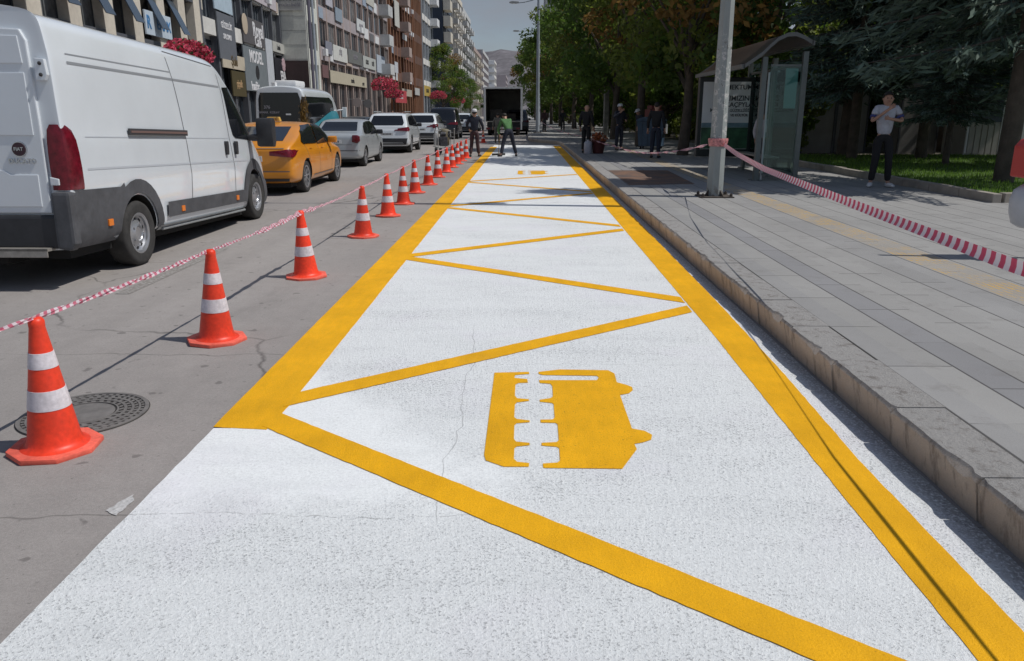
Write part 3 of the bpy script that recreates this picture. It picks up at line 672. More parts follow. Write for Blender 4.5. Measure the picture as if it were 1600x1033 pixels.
# ================================================================== bus shelter
def shelter():
    fr = mat('shelter_frame', (0.15, 0.17, 0.165), 0.4, 0.5, var=(5, .12))
    roof = mat('shelter_roof_polycarbonate', (0.06, 0.04, 0.034), 0.3, var=(3, .2))
    gl = glass_mat('shelter_glass', (0.74, 0.86, 0.85), 0.05)
    root = empty('bus_shelter', (5.12, 17.7, S)); tag(root, 'curved roof bus shelter of dark steel and green tinted glass on the sidewalk', 'bus shelter')
    W, L_ = 0.88, 4.3
    # s-shaped roof profile: low over the kerb side, high arch towards the back
    prof = [(-0.48, 2.42), (-0.3, 2.54), (-0.1, 2.68), (0.06, 2.84), (0.22, 2.98), (0.4, 3.06), (0.58, 3.07), (0.76, 3.0), (0.94, 2.90)]
    s = MB()
    up = prof; dn = [(x, z - .035) for x, z in prof][::-1]
    s.prism(up + dn, -0.15, L_ + .15, 'y'); s.build('roof', roof, root, smooth=40)
    s = MB()
    for y in (-.17, L_ + .14): s.prism([(x, z + .02) for x, z in prof] + [(x, z - .06) for x, z in prof][::-1], y, y + .035, 'y')
    s.box(-.53, -.46, -.17, L_ + .17, 2.36, 2.45); s.box(.92, .98, -.17, L_ + .17, 2.83, 2.92)
    s.build('roof_edge', mat('shelter_edge', (0.15, 0.155, 0.15), .4, .4), root, smooth=40)
    for i, (px, py, hh) in enumerate([(0.05, 0.15, 2.62), (0.05, L_ - .1, 2.62), (W, 0.05, 2.72), (W, L_ * .5, 2.72), (W, L_ - .05, 2.72)]):
        s = MB(); s.box(px - .055, px + .055, py - .055, py + .055, 0.0, hh); s.box(px - .13, px + .13, py - .1, py + .1, 0.002, 0.018); s.build('post', fr, root, bevel=.006)
    s = MB(); s.box(.135, .175, .10, .14, .02, 2.3); s.build('down_pipe', mat('bright_steel', (.48, .50, .5), .35, .5), root)
    for (x0, x1, y0, y1) in ((.16, W - .06, .05, .062), (W + .0, W + .012, .12, L_ * .5 - .06), (W, W + .012, L_ * .5 + .06, L_ - .12)):
        s = MB(); s.box(x0, x1, y0, y1, 0.16, 2.42); s.build('glass_panel', gl, root)
    s = MB(); s.box(.16, W - .06, .04, .072, 0.12, .16); s.box(.16, W - .06, .04, .072, 2.42, 2.46); s.box(W - .012, W + .024, .1, L_ - .1, .10, .16); s.box(W - .012, W + .024, .1, L_ - .1, 2.42, 2.48)
    s.build('glass_rail', fr, root)
    s = MB(); s.box(W - .38, W - .12, .068, .074, 1.55, 2.38); s.build('notice_sheet', mat('pale_teal_sheet', (0.30, 0.46, 0.43), .5), root)
    # bench
    s = MB()
    for k in range(3): s.box(.44 + k * .12, .54 + k * .12, .9, L_ - .7, .44, .475)
    s.build('bench_seat', mat('bench_slats', (.33, .30, .26), .6, var=(4, .2)), root, bevel=.006)
    for y in (1.2, L_ - 1.0):
        s = MB(); s.box(.6, .66, y, y + .06, 0, .44); s.box(.44, .78, y, y + .06, .40, .44); s.build('bench_leg', fr, root)
    # lit poster case closing the far end
    y0 = L_ - .42
    s = MB(); s.box(-.52, .92, y0, y0 + .22, .32, 2.36); s.build('poster_case', mat('case_black', (.02, .022, .022), .3), root, bevel=.015)
    s = MB(); s.box(-.42, .82, y0 - .006, y0 - .001, .52, 2.24); s.build('poster', mat('poster_paper', (.62, .63, .64), .35, var=(2, .05)), root)
    s = MB(); s.box(-.418, .818, y0 - .010, y0 - .0065, .53, 1.08); s.build('poster_picture', mat('poster_green', (.03, .09, .045), .4, var=(4, .5)), root)
    s = MB(); s.box(-.418, .818, y0 - .010, y0 - .0065, 1.083, 1.20); s.build('poster_picture', mat('poster_blue', (.14, .22, .26), .4, var=(4, .3)), root)
    tx = mat('poster_ink', (.06, .065, .07), .5)
    for t, sz, z, xx in (('MEKTUM', .17, 2.10, .72), ('H', .15, 1.96, .27), ('ZIMIZIN', .18, 1.82, .68), ('F', .16, 1.66, .27), ('KAÇPYLA', .165, 1.66, .74), ('MERKEZ', .13, 1.52, .22), ('GÜZELLİĞİ', .10, 1.51, .76), ('VE KÜLTÜR', .09, 1.39, .76)):
        text('poster_letters', t, sz, tx, root, (xx - .2, y0 - .0125, z), (R(90), 0, 0), .002, .02)
    return root
shelter()

# ================================================================== small street things
def simple(name, s, m, label, cat, loc=(0, 0, 0), rz=0, smooth=None, bevel=0.0, group=None):
    o = s.build(name, m, None, smooth, bevel, loc, rz); return tag(o, label, cat, group)
# pale concrete post
s = MB(); s.prism([(-.13, -.13), (.13, -.13), (.13, .13), (-.13, .13)], 0, 2.75); simple('concrete_post', s, mat('pale_post', (.22, .22, .20), .9, var=(3, .35), bump=(30, .4, .006)), 'pale square concrete post in the shade behind the sidewalk workers', 'post', (4.75, 47.5, S), .2, bevel=.02)
# blue metal container
def container():
    b = mat('blue_container_paint', (.045, .09, .15), .5, var=(3, .25)); root = empty('waste_container', (5.25, 33.4, S), R(-18))
    tag(root, 'dark blue metal waste container under the trees beside the workers', 'container')
    s = MB(); s.prism([(-.46, .12), (.46, .12), (.55, 1.12), (-.55, 1.12)], -.42, .42, 'y'); s.build('bin_body', b, root, bevel=.02)
    for x in (-.36, -.12, .12, .36): s2 = MB().box(x - .03, x + .03, -.455, -.42, .16, 1.06); s2.build('rib', b, root)
    MB().prism([(-.58, 1.12), (.58, 1.12), (.54, 1.2), (.3, 1.28), (-.3, 1.28), (-.54, 1.2)], -.46, .46, 'y').build('lid', b, root, bevel=.015)
    MB().box(.565, .60, -.3, .3, .62, 1.0).build('white_strip', mat('strip_white', (.5, .52, .55), .5), root)
    for x in (-.38, .38):
        for y in (-.32, .32): MB().lathe([(.06, -.03), (.07, -.02), (.07, .02), (.06, .03)], 12, (x, y, .07), 'x').build('caster', RUBBER, root)
container()
s = MB(); s.box(-.3, .3, -.22, .22, 0, .3); s.box(-.2, .26, -.16, .2, .31, .45); simple('crate', s, mat('dull_red_crate', (.16, .04, .035), .7, var=(5, .3)), 'dull red crate lying on the lid of the blue container', 'crate', (5.3, 33.4, S + 1.285), .4, bevel=.01)
# flower tub and canister
def tub():
    root = empty('flower_tub', (2.72, 29.7, S)); tag(root, 'dark red tub with orange leafed plant at the foot of the dark clothed man', 'flower tub')
    MB().lathe([(.19, 0), (.23, .2), (.27, .40), (.29, .42), (.29, .46), (.25, .46), (.24, .40)], 20).build('tub', mat('tub_red', (.09, .02, .02), .6), root, smooth=40)
    s = MB(); rn = random.Random(3)
    for k in range(260):
        a, b, r = rn.uniform(0, 6.28), rn.uniform(-.1, 1.4), rn.uniform(.12, .36); c = Vector((r * math.cos(a) * math.cos(b), r * math.sin(a) * math.cos(b), .48 + r * .8 * max(0, math.sin(b))))
        u = Vector((rn.uniform(-1, 1), rn.uniform(-1, 1), rn.uniform(-1, 1))).normalized() * .045; w = u.cross(Vector((rn.uniform(-1, 1), rn.uniform(-1, 1), rn.uniform(-1, 1)))).normalized() * .03
        s.add([c - u, c - w, c + u, c + w], [(0, 1, 2, 3)])
    s.build('foliage', mat('orange_leaf', (.34, .09, .025), .7, island=.6), root, fix=False)
tub()
s = MB(); s.lathe([(.14, 0), (.15, .02), (.15, .38), (.11, .44), (.05, .46), (.05, .50), (0, .5)], 18, cap=False); simple('paint_canister', s, mat('canister_white', (.42, .42, .46), .5, var=(6, .2)), 'pale plastic paint canister left of the red flower tub', 'canister', (2.33, 29.5, S), smooth=40)

# bin on a post that just enters the picture at the right edge
def post_bin():
    root = empty('litter_bin', (5.46, 8.15, S)); tag(root, 'white oval litter bin with red top on a post at the right edge', 'litter bin')
    MB().lathe([(.035, 0), (.035, 2.45), (0, 2.46)], 14).build('post', STEEL, root, smooth=40)
    s = MB(); s.lathe([(.10, .32), (.17, .36), (.205, .47), (.215, .60), (.19, .70), (.12, .76), (0, .77)], 24, (-.24, 0, 0)); s.build('bin_shell', mat('bin_white', (.55, .57, .60), .4, var=(4, .1)), root, smooth=60)
    s = MB(); s.lathe([(.2, -.001), (.2, .002)], 3, cap=True); 
    MB().prism([(-.45, .83), (-.07, .83), (-.07, 1.21), (-.40, 1.21), (-.45, 1.14)], -.14, .14, 'y').build('red_top', mat('bin_red', (.50, .035, .03), .45), root, bevel=.025)
    MB().lathe([(.0, -.155), (.09, -.155), (.09, -.145)], 18, (-.27, 0, 1.02), 'y').build('dark_opening', DARK, root)
    s = MB(); s.prism([(-.37, .54), (-.30, .52), (-.26, .60), (-.31, .68), (-.37, .66)], -.206, -.175, 'y'); s.build('blue_mark', mat('bin_blue', (.06, .12, .36), .5), root)
    s = MB(); s.box(-.08, 0, -.02, .02, .5, .54); s.box(-.08, 0, -.02, .02, 1.1, 1.14); s.box(-.26, -.22, -.02, .02, .74, .84); s.build('bracket', STEEL, root)
post_bin()

# panels / booths beyond the lawn
def booth(x0, x1, y, z1, m, label, frame=WHITE_PAINTED):
    root = empty('booth', ((x0 + x1) / 2, y, S)); w = (x1 - x0) / 2; tag(root, label, 'booth')
    MB().box(-w, w, 0, 1.6, 0, z1).build('wall', m, root, bevel=.01)
    s = MB(); s.box(-w - .06, -w, -.03, .03, 0, z1); s.box(w, w + .06, -.03, .03, 0, z1); s.box(-w - .06, w + .06, -.03, .03, z1, z1 + .06); s.build('frame', frame, root)
    return root
b = booth(14.9, 15.95, 27.3, 2.1, mat('booth_cream', (.40, .38, .34), .6, var=(3, .1)), 'pale cream booth panel with a blue grey upper part behind the lawn')
MB().box(-.52, .52, -.02, -.004, 1.15, 2.1).build('blue_panel', mat('booth_blue', (.05, .07, .10), .5), b)
s = MB()
for k in range(5): s.box(-.5 + k * .205, -.33 + k * .205, -.03, -.004, .04, 1.1)
s.build('lower_slats', mat('booth_cream'), b)
booth(16.2, 19.5, 27.6, 1.9, mat('booth_white', (.52, .52, .52), .6, var=(3, .08)), 'white booth wall half hidden behind the tree at the right edge')
for i, (x0, x1, yy, zz, lab) in enumerate(((9.9, 10.9, 30, 2.5, 'narrow'), (11.3, 12.3, 30.5, 2.4, 'middle'), (13.2, 14.4, 29.4, 2.4, 'wide'))):
    booth(x0 + .4, x1 + .5, yy, zz, mat('kiosk_grey', (.26, .25, .235), .75, var=(2, .15)), lab + ' dark grey kiosk wall in deep shade behind the man in the white shirt', GREY_PLASTIC)
# ================================================================== people
def skin(name, joints, edges, m, parent=None, sub=2, root=None):
    """joints: {key:(x,y,z,r)}; one continuous skinned surface"""
    ks = list(joints); idx = {k: i for i, k in enumerate(ks)}
    me = bpy.data.meshes.new(name); me.from_pydata([joints[k][:3] for k in ks], [(idx[a], idx[b]) for a, b in edges], [])
    o = bpy.data.objects.new(name, me); C.objects.link(o)
    mo = o.modifiers.new('s', 'SKIN'); mo.use_smooth_shade = True
    if not me.skin_vertices: 
        bm = bmesh.new(); bm.from_mesh(me); bm.verts.layers.skin.verify(); bm.to_mesh(me); bm.free()
    for k in ks:
        r = joints[k][3]; sv = me.skin_vertices[0].data[idx[k]]; sv.radius = r if isinstance(r, tuple) else (r, r); sv.use_root = (k == (root or ks[0]))
    su = o.modifiers.new('u', 'SUBSURF'); su.levels = sub; su.render_levels = sub
    dg = bpy.context.evaluated_depsgraph_get(); m2 = bpy.data.meshes.new_from_object(o.evaluated_get(dg))
    bpy.data.objects.remove(o)
    m2.materials.clear(); m2.materials.append(m); m2.polygons.foreach_set('use_smooth', [True] * len(m2.polygons))
    o = bpy.data.objects.new(name, m2); link(o, parent); return o

SKIN_M = mat('skin', (.42, .24, .17), .55, var=(8, .08)); HAIR = mat('dark_hair', (.02, .016, .013), .7, var=(30, .3)); SHOE = mat('dark_shoe', (.03, .028, .028), .6)
def person(loc, rz, label, top, legs, hgt=1.75, pose=None, bend=0.0, shoes=SHOE, hat=None, hatshape='cap', hair=True, hands=True, sleeves=True, extra=None):
    k = hgt / 1.75
    J = dict(pelvis=(0, 0, .95), waist=(0, .0, 1.08), chest=(0, .01, 1.30), neck=(0, .0, 1.47), head=(0, -.02, 1.58), crown=(0, -.015, 1.685),
             shL=(.17, 0, 1.42), elL=(.25, .02, 1.14), wrL=(.27, -.06, .88), shR=(-.17, 0, 1.42), elR=(-.25, .02, 1.14), wrR=(-.27, -.06, .88),
             hiL=(.09, 0, .91), knL=(.10, -.02, .50), anL=(.11, .02, .09), toL=(.13, -.15, .035), hiR=(-.09, 0, .91), knR=(-.10, -.02, .50), anR=(-.11, .02, .09), toR=(-.13, -.15, .035))
    if bend:
        M = Matrix.Translation((0, 0, .93)) @ Matrix.Rotation(bend, 4, 'X') @ Matrix.Translation((0, 0, -.93))
        for q in ('waist', 'chest', 'neck', 'head', 'crown', 'shL', 'elL', 'wrL', 'shR', 'elR', 'wrR'): J[q] = tuple(M @ Vector(J[q]))
    if pose: J.update(pose)
    J = {q: tuple(c * k for c in p) for q, p in J.items()}
    rad = dict(pelvis=(.135, .10), waist=(.13, .095), chest=(.16, .112), neck=.058, head=(.078, .092), crown=(.062, .075), shL=.062, elL=.043, wrL=.029, shR=.062, elR=.043, wrR=.029,
               hiL=.088, knL=.058, anL=.040, toL=.036, hiR=.088, knR=.058, anR=.040, toR=.036)
    root = empty('person', loc, rz); tag(root, label, 'person')
    thin = dict(pelvis=(.08, .06), waist=(.07, .05), chest=(.07, .05), shL=.035, shR=.035, hiL=.05, hiR=.05, knL=.042, knR=.042, elL=.036, elR=.036)
    j = {q: (*J[q], thin.get(q, rad.get(q, .03))) for q in J}
    E = [('pelvis', 'waist'), ('waist', 'chest'), ('chest', 'neck'), ('neck', 'head'), ('head', 'crown'), ('chest', 'shL'), ('shL', 'elL'), ('elL', 'wrL'), ('chest', 'shR'), ('shR', 'elR'), ('elR', 'wrR'),
         ('pelvis', 'hiL'), ('hiL', 'knL'), ('knL', 'anL'), ('anL', 'toL'), ('pelvis', 'hiR'), ('hiR', 'knR'), ('knR', 'anR'), ('anR', 'toR')]
    # face: nose and chin grow out of the head
    hd = Vector(J['head']); cr = Vector(J['crown']); upv = (cr - hd).normalized(); fw = Vector((0, -1, 0)); fw = (fw - upv * fw.dot(upv)).normalized()
    if pose and 'face' in pose: fw = Vector(pose['face']).normalized(); del j['face'], J['face']
    sd = fw.cross(upv)
    def P(a, b, c): return tuple(hd + upv * a * k + fw * b * k + sd * c * k)
    j['chin'] = (*P(-.055, .055, 0), .034); E.append(('head', 'chin'))
    j['nose'] = (*P(.005, .088, 0), .011); j['nose2'] = (*P(-.005, .112, 0), .010); E += [('head', 'nose'), ('nose', 'nose2')]
    for sg in (-1, 1):
        j['ear%d' % sg] = (*P(0, -.005, .085 * sg), .014); j['ear2%d' % sg] = (*P(.025, -.012, .092 * sg), .014); E += [('head', 'ear%d' % sg), ('ear%d' % sg, 'ear2%d' % sg)]
    if hands:
        for sg, w, e in ((1, 'wrL', 'elL'), (-1, 'wrR', 'elR')):
            wr = Vector(J[w]); d = (wr - Vector(J[e])).normalized(); a = d.cross(Vector((0, -1, 0.2))); a = a.normalized() if a.length > .1 else Vector((1, 0, 0)); b = a.cross(d)
            pm = wr + d * .055 * k; j['palm' + w] = (*pm, (.034, .018)); E.append((w, 'palm' + w))
            for f in range(4):
                o_ = (f - 1.5) * .019 * k; ln = (.062, .072, .068, .052)[f] * k
                p1 = pm + d * .03 * k + a * o_; p2 = p1 + d * ln * .5 + b * .008; p3 = p1 + d * ln * .9 + b * .028
                for q, p in (('a', p1), ('b', p2), ('c', p3)): j['f%d%s%s' % (f, q, w)] = (*p, .0092)
                E += [('palm' + w, 'f%da%s' % (f, w)), ('f%da%s' % (f, w), 'f%db%s' % (f, w)), ('f%db%s' % (f, w), 'f%dc%s' % (f, w))]
            t1 = pm - d * .015 + a * .036 * sg * k; t2 = t1 + d * .035 * k + a * .018 * sg * k
            j['t1' + w] = (*t1, .0105); j['t2' + w] = (*t2, .0095); E += [('palm' + w, 't1' + w), ('t1' + w, 't2' + w)]
    skin('body', j, E, SKIN_M, root, 2)
    # clothes
    def G(keys, edges, add, name, m, over={}):
        jj = {}
        for q in keys:
            r = rad[q]; r = r if isinstance(r, tuple) else (r, r); jj[q] = (*J[q], (r[0] + add, r[1] + add))
        jj.update(over); return skin(name, jj, edges, m, root, 2)
    lerp = lambda a, b, t: tuple(Vector(J[a]).lerp(Vector(J[b]), t))
    tk = ['pelvis', 'waist', 'chest', 'shL', 'shR']; te = [('pelvis', 'waist'), ('waist', 'chest'), ('chest', 'shL'), ('chest', 'shR')]
    ov = {'collar': (*lerp('chest', 'neck', .72), .075)}; te.append(('chest', 'collar'))
    if sleeves:
        tk += ['elL', 'elR']; te += [('shL', 'elL'), ('shR', 'elR'), ('elL', 'cuL'), ('elR', 'cuR')]; ov['cuL'] = (*lerp('elL', 'wrL', .85), .043); ov['cuR'] = (*lerp('elR', 'wrR', .85), .043)
    else:
        te += [('shL', 'cuL'), ('shR', 'cuR')]; ov['cuL'] = (*lerp('shL', 'elL', .55), .068); ov['cuR'] = (*lerp('shR', 'elR', .55), .068)
    ov['pelvis'] = (*lerp('pelvis', 'waist', -.15), (.155, .12))
    G(tk, te, .018, 'shirt', top, ov)
    lk = ['pelvis', 'hiL', 'knL', 'hiR', 'knR']; le = [('pelvis', 'hiL'), ('hiL', 'knL'), ('knL', 'heL'), ('pelvis', 'hiR'), ('hiR', 'knR'), ('knR', 'heR'), ('pelvis', 'belt')]
    G(lk, le, .020, 'trousers', legs, {'heL': (*lerp('knL', 'anL', .97), .068), 'heR': (*lerp('knR', 'anR', .97), .068), 'belt': (*lerp('pelvis', 'waist', .5), (.14, .105))})
    for sg in 'LR':
        a, t = Vector(J['an' + sg]), Vector(J['to' + sg]); hl = a + (a - t).normalized() * .05; hl.z = .045
        skin('shoe', {'h': (hl.x, hl.y, .045, (.048, .045)), 'm': (*a.lerp(t, .5), (.05, .05)), 't': (t.x, t.y, .04, (.048, .036)), 't2': (*(t + (t - a).normalized() * .05).xy, .035, (.038, .028)), 'an': (a.x, a.y, a.z - .005, .050)},
             [('h', 'm'), ('m', 't'), ('t', 't2'), ('m', 'an')], shoes, root, 2)
    if hair:
        s = MB(); c = Vector(P(.055, -.012, 0)); s.sphere(c, (.092 * k, .106 * k, .088 * k), 16)
        # keep only the cap above the face
        o = s.build('hair', hat if (hat and hatshape == 'wool') else HAIR, root, smooth=80)
        bm = bmesh.new(); bm.from_mesh(o.data)
        cut = P(.045, .02, 0); no = (upv * 1.0 - fw * .55).normalized()
        bmesh.ops.bisect_plane(bm, geom=bm.verts[:] + bm.edges[:] + bm.faces[:], plane_co=cut, plane_no=-no, clear_outer=True)
        bm.to_mesh(o.data); bm.free()
    if hat and hatshape != 'wool':
        s = MB(); n = 18; vs = []
        rows = [(.104, .062), (.106, .09), (.10, .125), (.075, .158), (.035, .172)]
        for r, u in rows:
            for q in range(n):
                t = 2 * math.pi * q / n; vs.append(hd + (upv * u + fw * (r * 1.08 * math.cos(t) - .008) + sd * r * math.sin(t)) * k)
        fs = [(i * n + q, i * n + (q + 1) % n, (i + 1) * n + (q + 1) % n, (i + 1) * n + q) for i in range(4) for q in range(n)] + [tuple(range(4 * n, 5 * n))]
        s.add(vs, fs)
        br = [(-.09, .07, .068), (-.08, .15, .062), (0, .185, .058), (.08, .15, .062), (.09, .07, .068)]
        if hatshape == 'helmet': br = [(.125 * math.sin(t), .135 * math.cos(t), .06) for t in np.linspace(-math.pi, math.pi, 16)][:-1]
        s.add([hd + (sd * a + fw * b + upv * (c + dz)) * k for dz in (0, .008) for a, b, c in br], [tuple(range(len(br))), tuple(range(len(br), 2 * len(br)))[::-1]])
        s.build('hat', hat, root, smooth=50)
    s = MB()
    for sg in (-1, 1): s.sphere(P(.018, .083, .032 * sg), .011 * k, 8)
    s.build('eyes', mat('eye_dark', (.03, .02, .02), .2), root, smooth=80)
    s = MB(); s.sphere(P(-.034, .083, 0), (.024 * k, .010 * k, .007 * k), 8); s.build('mouth', mat('lips', (.30, .11, .09), .5), root, smooth=80)
    return root
cl = lambda n, c, r=.85: mat(n, c, r, var=(9, .18), bump=(16, .5, .02))
NAVY = cl('navy_cloth', (.022, .026, .042)); BLACKC = cl('black_cloth', (.012, .012, .014)); DKGREY = cl('dark_grey_cloth', (.045, .045, .05))
WHITET = cl('white_tshirt', (.48, .49, .54)); GREENV = cl('green_hivis', (.075, .19, .065)); MAROON = cl('maroon_trousers', (.065, .035, .04))
HATW = mat('white_hat', (.62, .62, .64), .7); KHAKI = cl('khaki_cloth', (.14, .13, .11)); LBLUE = cl('light_blue_shirt', (.34, .42, .48))
WSHOE = mat('white_shoe', (.60, .60, .60), .6)
# man in the white T-shirt, arms crossed high, facing the street
p = person((7.20, 16.25, S), R(-12), 'person in white T-shirt and black trousers, arms folded high, by the lawn edge', WHITET, BLACKC, 1.90, shoes=WSHOE, sleeves=False,
       pose=dict(knL=(.13, -.04, .5), anL=(.16, .0, .09), toL=(.22, -.16, .035), anR=(-.13, .02, .09), toR=(-.18, -.14, .035),
                 elL=(.27, -.10, 1.20), wrL=(.02, -.25, 1.24), elR=(-.26, -.12, 1.19), wrR=(-.03, -.27, 1.40)))
# sleeve stripes in dark blue
for sg in (-1, 1):
    s = MB()
    a = Vector((.17 * sg, 0, 1.42)).lerp(Vector(((.27 if sg > 0 else -.26), -.11, 1.2)), .58) * 1.063; d = Vector((.09 * sg, -.1, -.22)).normalized()
    s.tube([a - d * .02, a + d * .02], .079, 14)
    s.build('sleeve_trim', mat('trim_blue', (.05, .06, .20), .8), p, smooth=50)
# worker with tool at the end of the cone row (seen from behind)
person((-1.93, 31.0, 0), R(178), 'person in dark jacket and maroon trousers with pale cap behind the cone row', NAVY, MAROON, 1.80, hat=HATW,
       pose=dict(knL=(.12, -.05, .5), anL=(.16, .06, .09), toL=(.19, -.1, .035), anR=(-.15, -.05, .09), toR=(-.19, -.2, .035), elL=(.30, -.04, 1.16), wrL=(.22, -.22, .98), elR=(-.30, -.02, 1.15), wrR=(-.3, -.18, .92)))
# bending worker in green
person((-.62, 31.1, .004), R(205), 'person bending over the fresh white lane in a green top and dark trousers', GREENV, NAVY, 1.80, bend=0.6,
       pose=dict(knL=(.22, -.02, .5), anL=(.33, .05, .09), toL=(.38, -.1, .035), knR=(-.20, -.02, .5), anR=(-.30, .02, .09), toR=(-.36, -.13, .035), wrL=(.12, -.60, .78), elL=(.27, -.38, .98), wrR=(-.06, -.62, .74), elR=(-.27, -.38, .98)))
def broom():
    root = empty('squeegee', (-.62, 31.1, 0), R(205)); tag(root, 'long handled squeegee held by the bending person in green', 'squeegee')
    MB().tube([(.14, -.55, .95), (.0, -1.0, .05)], .013, 8).build('handle', mat('wood_handle', (.3, .2, .1), .6), root)
    MB().box(-.28, .28, -1.04, -.98, .012, .09).build('blade', RUBBER, root)
broom()
# person crouching by the truck
person((-1.55, 45.5, 0), R(170), 'person in grey khaki clothes standing by the truck tailboard', KHAKI, KHAKI, 1.66, bend=.25, hat=None)
# sidewalk people in the shade
person((2.28, 29.9, S), R(150), 'person in black clothes standing by the red flower tub in the tree shade', BLACKC, BLACKC, 1.80, hat=HATW, hatshape='wool', hair=False)
person((3.78, 32.3, S), R(25), 'person in navy clothes and white cap raising one hand in the shade', NAVY, NAVY, 1.80, hat=HATW,
       pose=dict(elR=(-.30, -.08, 1.22), wrR=(-.08, -.24, 1.46), elL=(.28, -.02, 1.15), wrL=(.12, -.26, 1.12)))
person((5.1, 35.3, S), R(-60), 'person in a pale cap bent behind the blue waste container', NAVY, BLACKC, 1.66, hat=HATW, bend=.35)
person((4.32, 26.6, S), R(160), 'person in dark clothes and navy trousers near the sagging tape, in deep shade', BLACKC, NAVY, 1.82)
person((6.45, 20.6, S), R(195), 'person in a light blue shirt seen through the glass of the bus shelter', LBLUE, NAVY, 1.74)
person((5.95, 20.3, S), R(120), 'person in a white sleeved shirt beside the steel post inside the bus shelter', WHITET, DKGREY, 1.55)
for i, (x, y, m_, l_) in enumerate(((3.1, 66, DKGREY, 'person in grey walking far off in the shade beyond the lamp pole'), (1.5, 62, MAROON, 'person in maroon standing right of the slim lamp pole'), (4.4, 72, KHAKI, 'person in khaki walking far off under the trees'))):
    person((x, y, S), R(40 * i), l_, m_, DKGREY, 1.72, hands=False)

# ---- line marking machine behind the cones
def machine():
    root = empty('line_marking_machine', (-3.3, 32.6, 0), R(15)); tag(root, 'line marking machine with grey engine, pale frame and khaki tank behind the cones', 'marking machine')
    fr = mat('machine_frame', (.45, .45, .44), .5, var=(6, .2)); eng = mat('engine_dark', (.07, .07, .08), .5, .4, var=(12, .5))
    s = MB()
    for x in (-.32, .32):
        s.tube([(x, -.6, .3), (x, .7, .32)], .022, 8); s.tube([(x, -.6, .3), (x, -.75, .9), (x * .9, -.95, 1.05)], .018, 8); s.tube([(x, .1, .3), (x, .15, .95)], .018, 8)
    for y in (-.6, .1, .7): s.tube([(-.32, y, .31), (.32, y, .31)], .02, 8)
    s.tube([(-.32, .15, .95), (.32, .15, .95)], .018, 8); s.build('frame', fr, root, smooth=60)
    s = MB(); s.box(-.2, .1, -.45, -.05, .36, .72); s.lathe([(.09, -.1), (.09, .1)], 14, (-.05, -.25, .82), 'x'); s.lathe([(.05, 0), (.05, .22)], 12, (.18, -.3, .7)); s.box(-.28, -.2, -.4, -.1, .4, .66); s.build('engine', eng, root, bevel=.012)
    MB().lathe([(.19, .36), (.22, .4), (.22, .95), (.18, 1.0), (.06, 1.03)], 20, (.08, .3, 0)).build('tank', mat('tank_khaki', (.15, .13, .085), .6, var=(5, .25)), root, smooth=40)
    s = MB(); s.lathe([(.12, .36), (.14, .4), (.14, .8), (.1, .85)], 16, (-.22, .25, 0)); s.build('small_tank', fr, root, smooth=40)
    s = MB(); s.tube([(-.05, -.25, .9), (-.3, -.1, 1.15), (-.34, .3, .8), (-.1, .5, .6)], .016, 8); s.tube([(.1, -.4, .8), (.36, -.3, .9), (.3, .1, .6)], .014, 8); s.build('hoses', BLACK_PLASTIC, root, smooth=60)
    for x, y in ((-.38, -.45), (.38, -.45), (0, .8)):
        MB().lathe([(.08, -.045), (.15, -.04), (.165, 0), (.15, .04), (.08, .045)], 20, (x, y, .165), 'x').build('wheel', RUBBER, root, smooth=50)
machine()
# ================================================================== vehicles
def loft(stations, mats, sub=2, crease_caps=True):
    """stations: list of (list of (x,y,z) half section from bottom centre to top centre). returns mesh"""
    K = len(stations[0]); vs = []; 
    for st in stations:
        for p in st: vs.append(p)
        for p in st[1:-1][::-1]: vs.append((-p[0], p[1], p[2]))
    n = 2 * K - 2; fs = []
    for i in range(len(stations) - 1):
        for k in range(n): fs.append((i * n + k, i * n + (k + 1) % n, (i + 1) * n + (k + 1) % n, (i + 1) * n + k))
    # caps as quad strips between mirrored points
    for base, flip in ((0, False), ((len(stations) - 1) * n, True)):
        for k in range(K - 1):
            a, b = base + k, base + k + 1; c = base + (n - k - 1) % n if k + 1 < K - 1 else base + k + 1; d = base + (n - k) % n
            f = [a, b] + ([base + (n - k - 1) % n] if k + 1 < K - 1 else []) + ([d] if k > 0 else [])
            if len(f) >= 3: fs.append(tuple(f if not flip else f[::-1]))
    me = bpy.data.meshes.new('loft'); me.from_pydata(vs, [], fs)
    bm = bmesh.new(); bm.from_mesh(me); bmesh.ops.recalc_face_normals(bm, faces=bm.faces); bm.to_mesh(me); bm.free()
    for m in mats: me.materials.append(m)
    o = bpy.data.objects.new('loft', me); C.objects.link(o)
    if sub:
        mo = o.modifiers.new('s', 'SUBSURF'); mo.levels = sub; mo.render_levels = sub
        dg = bpy.context.evaluated_depsgraph_get(); me = bpy.data.meshes.new_from_object(o.evaluated_get(dg))
    bpy.data.objects.remove(o)
    return me
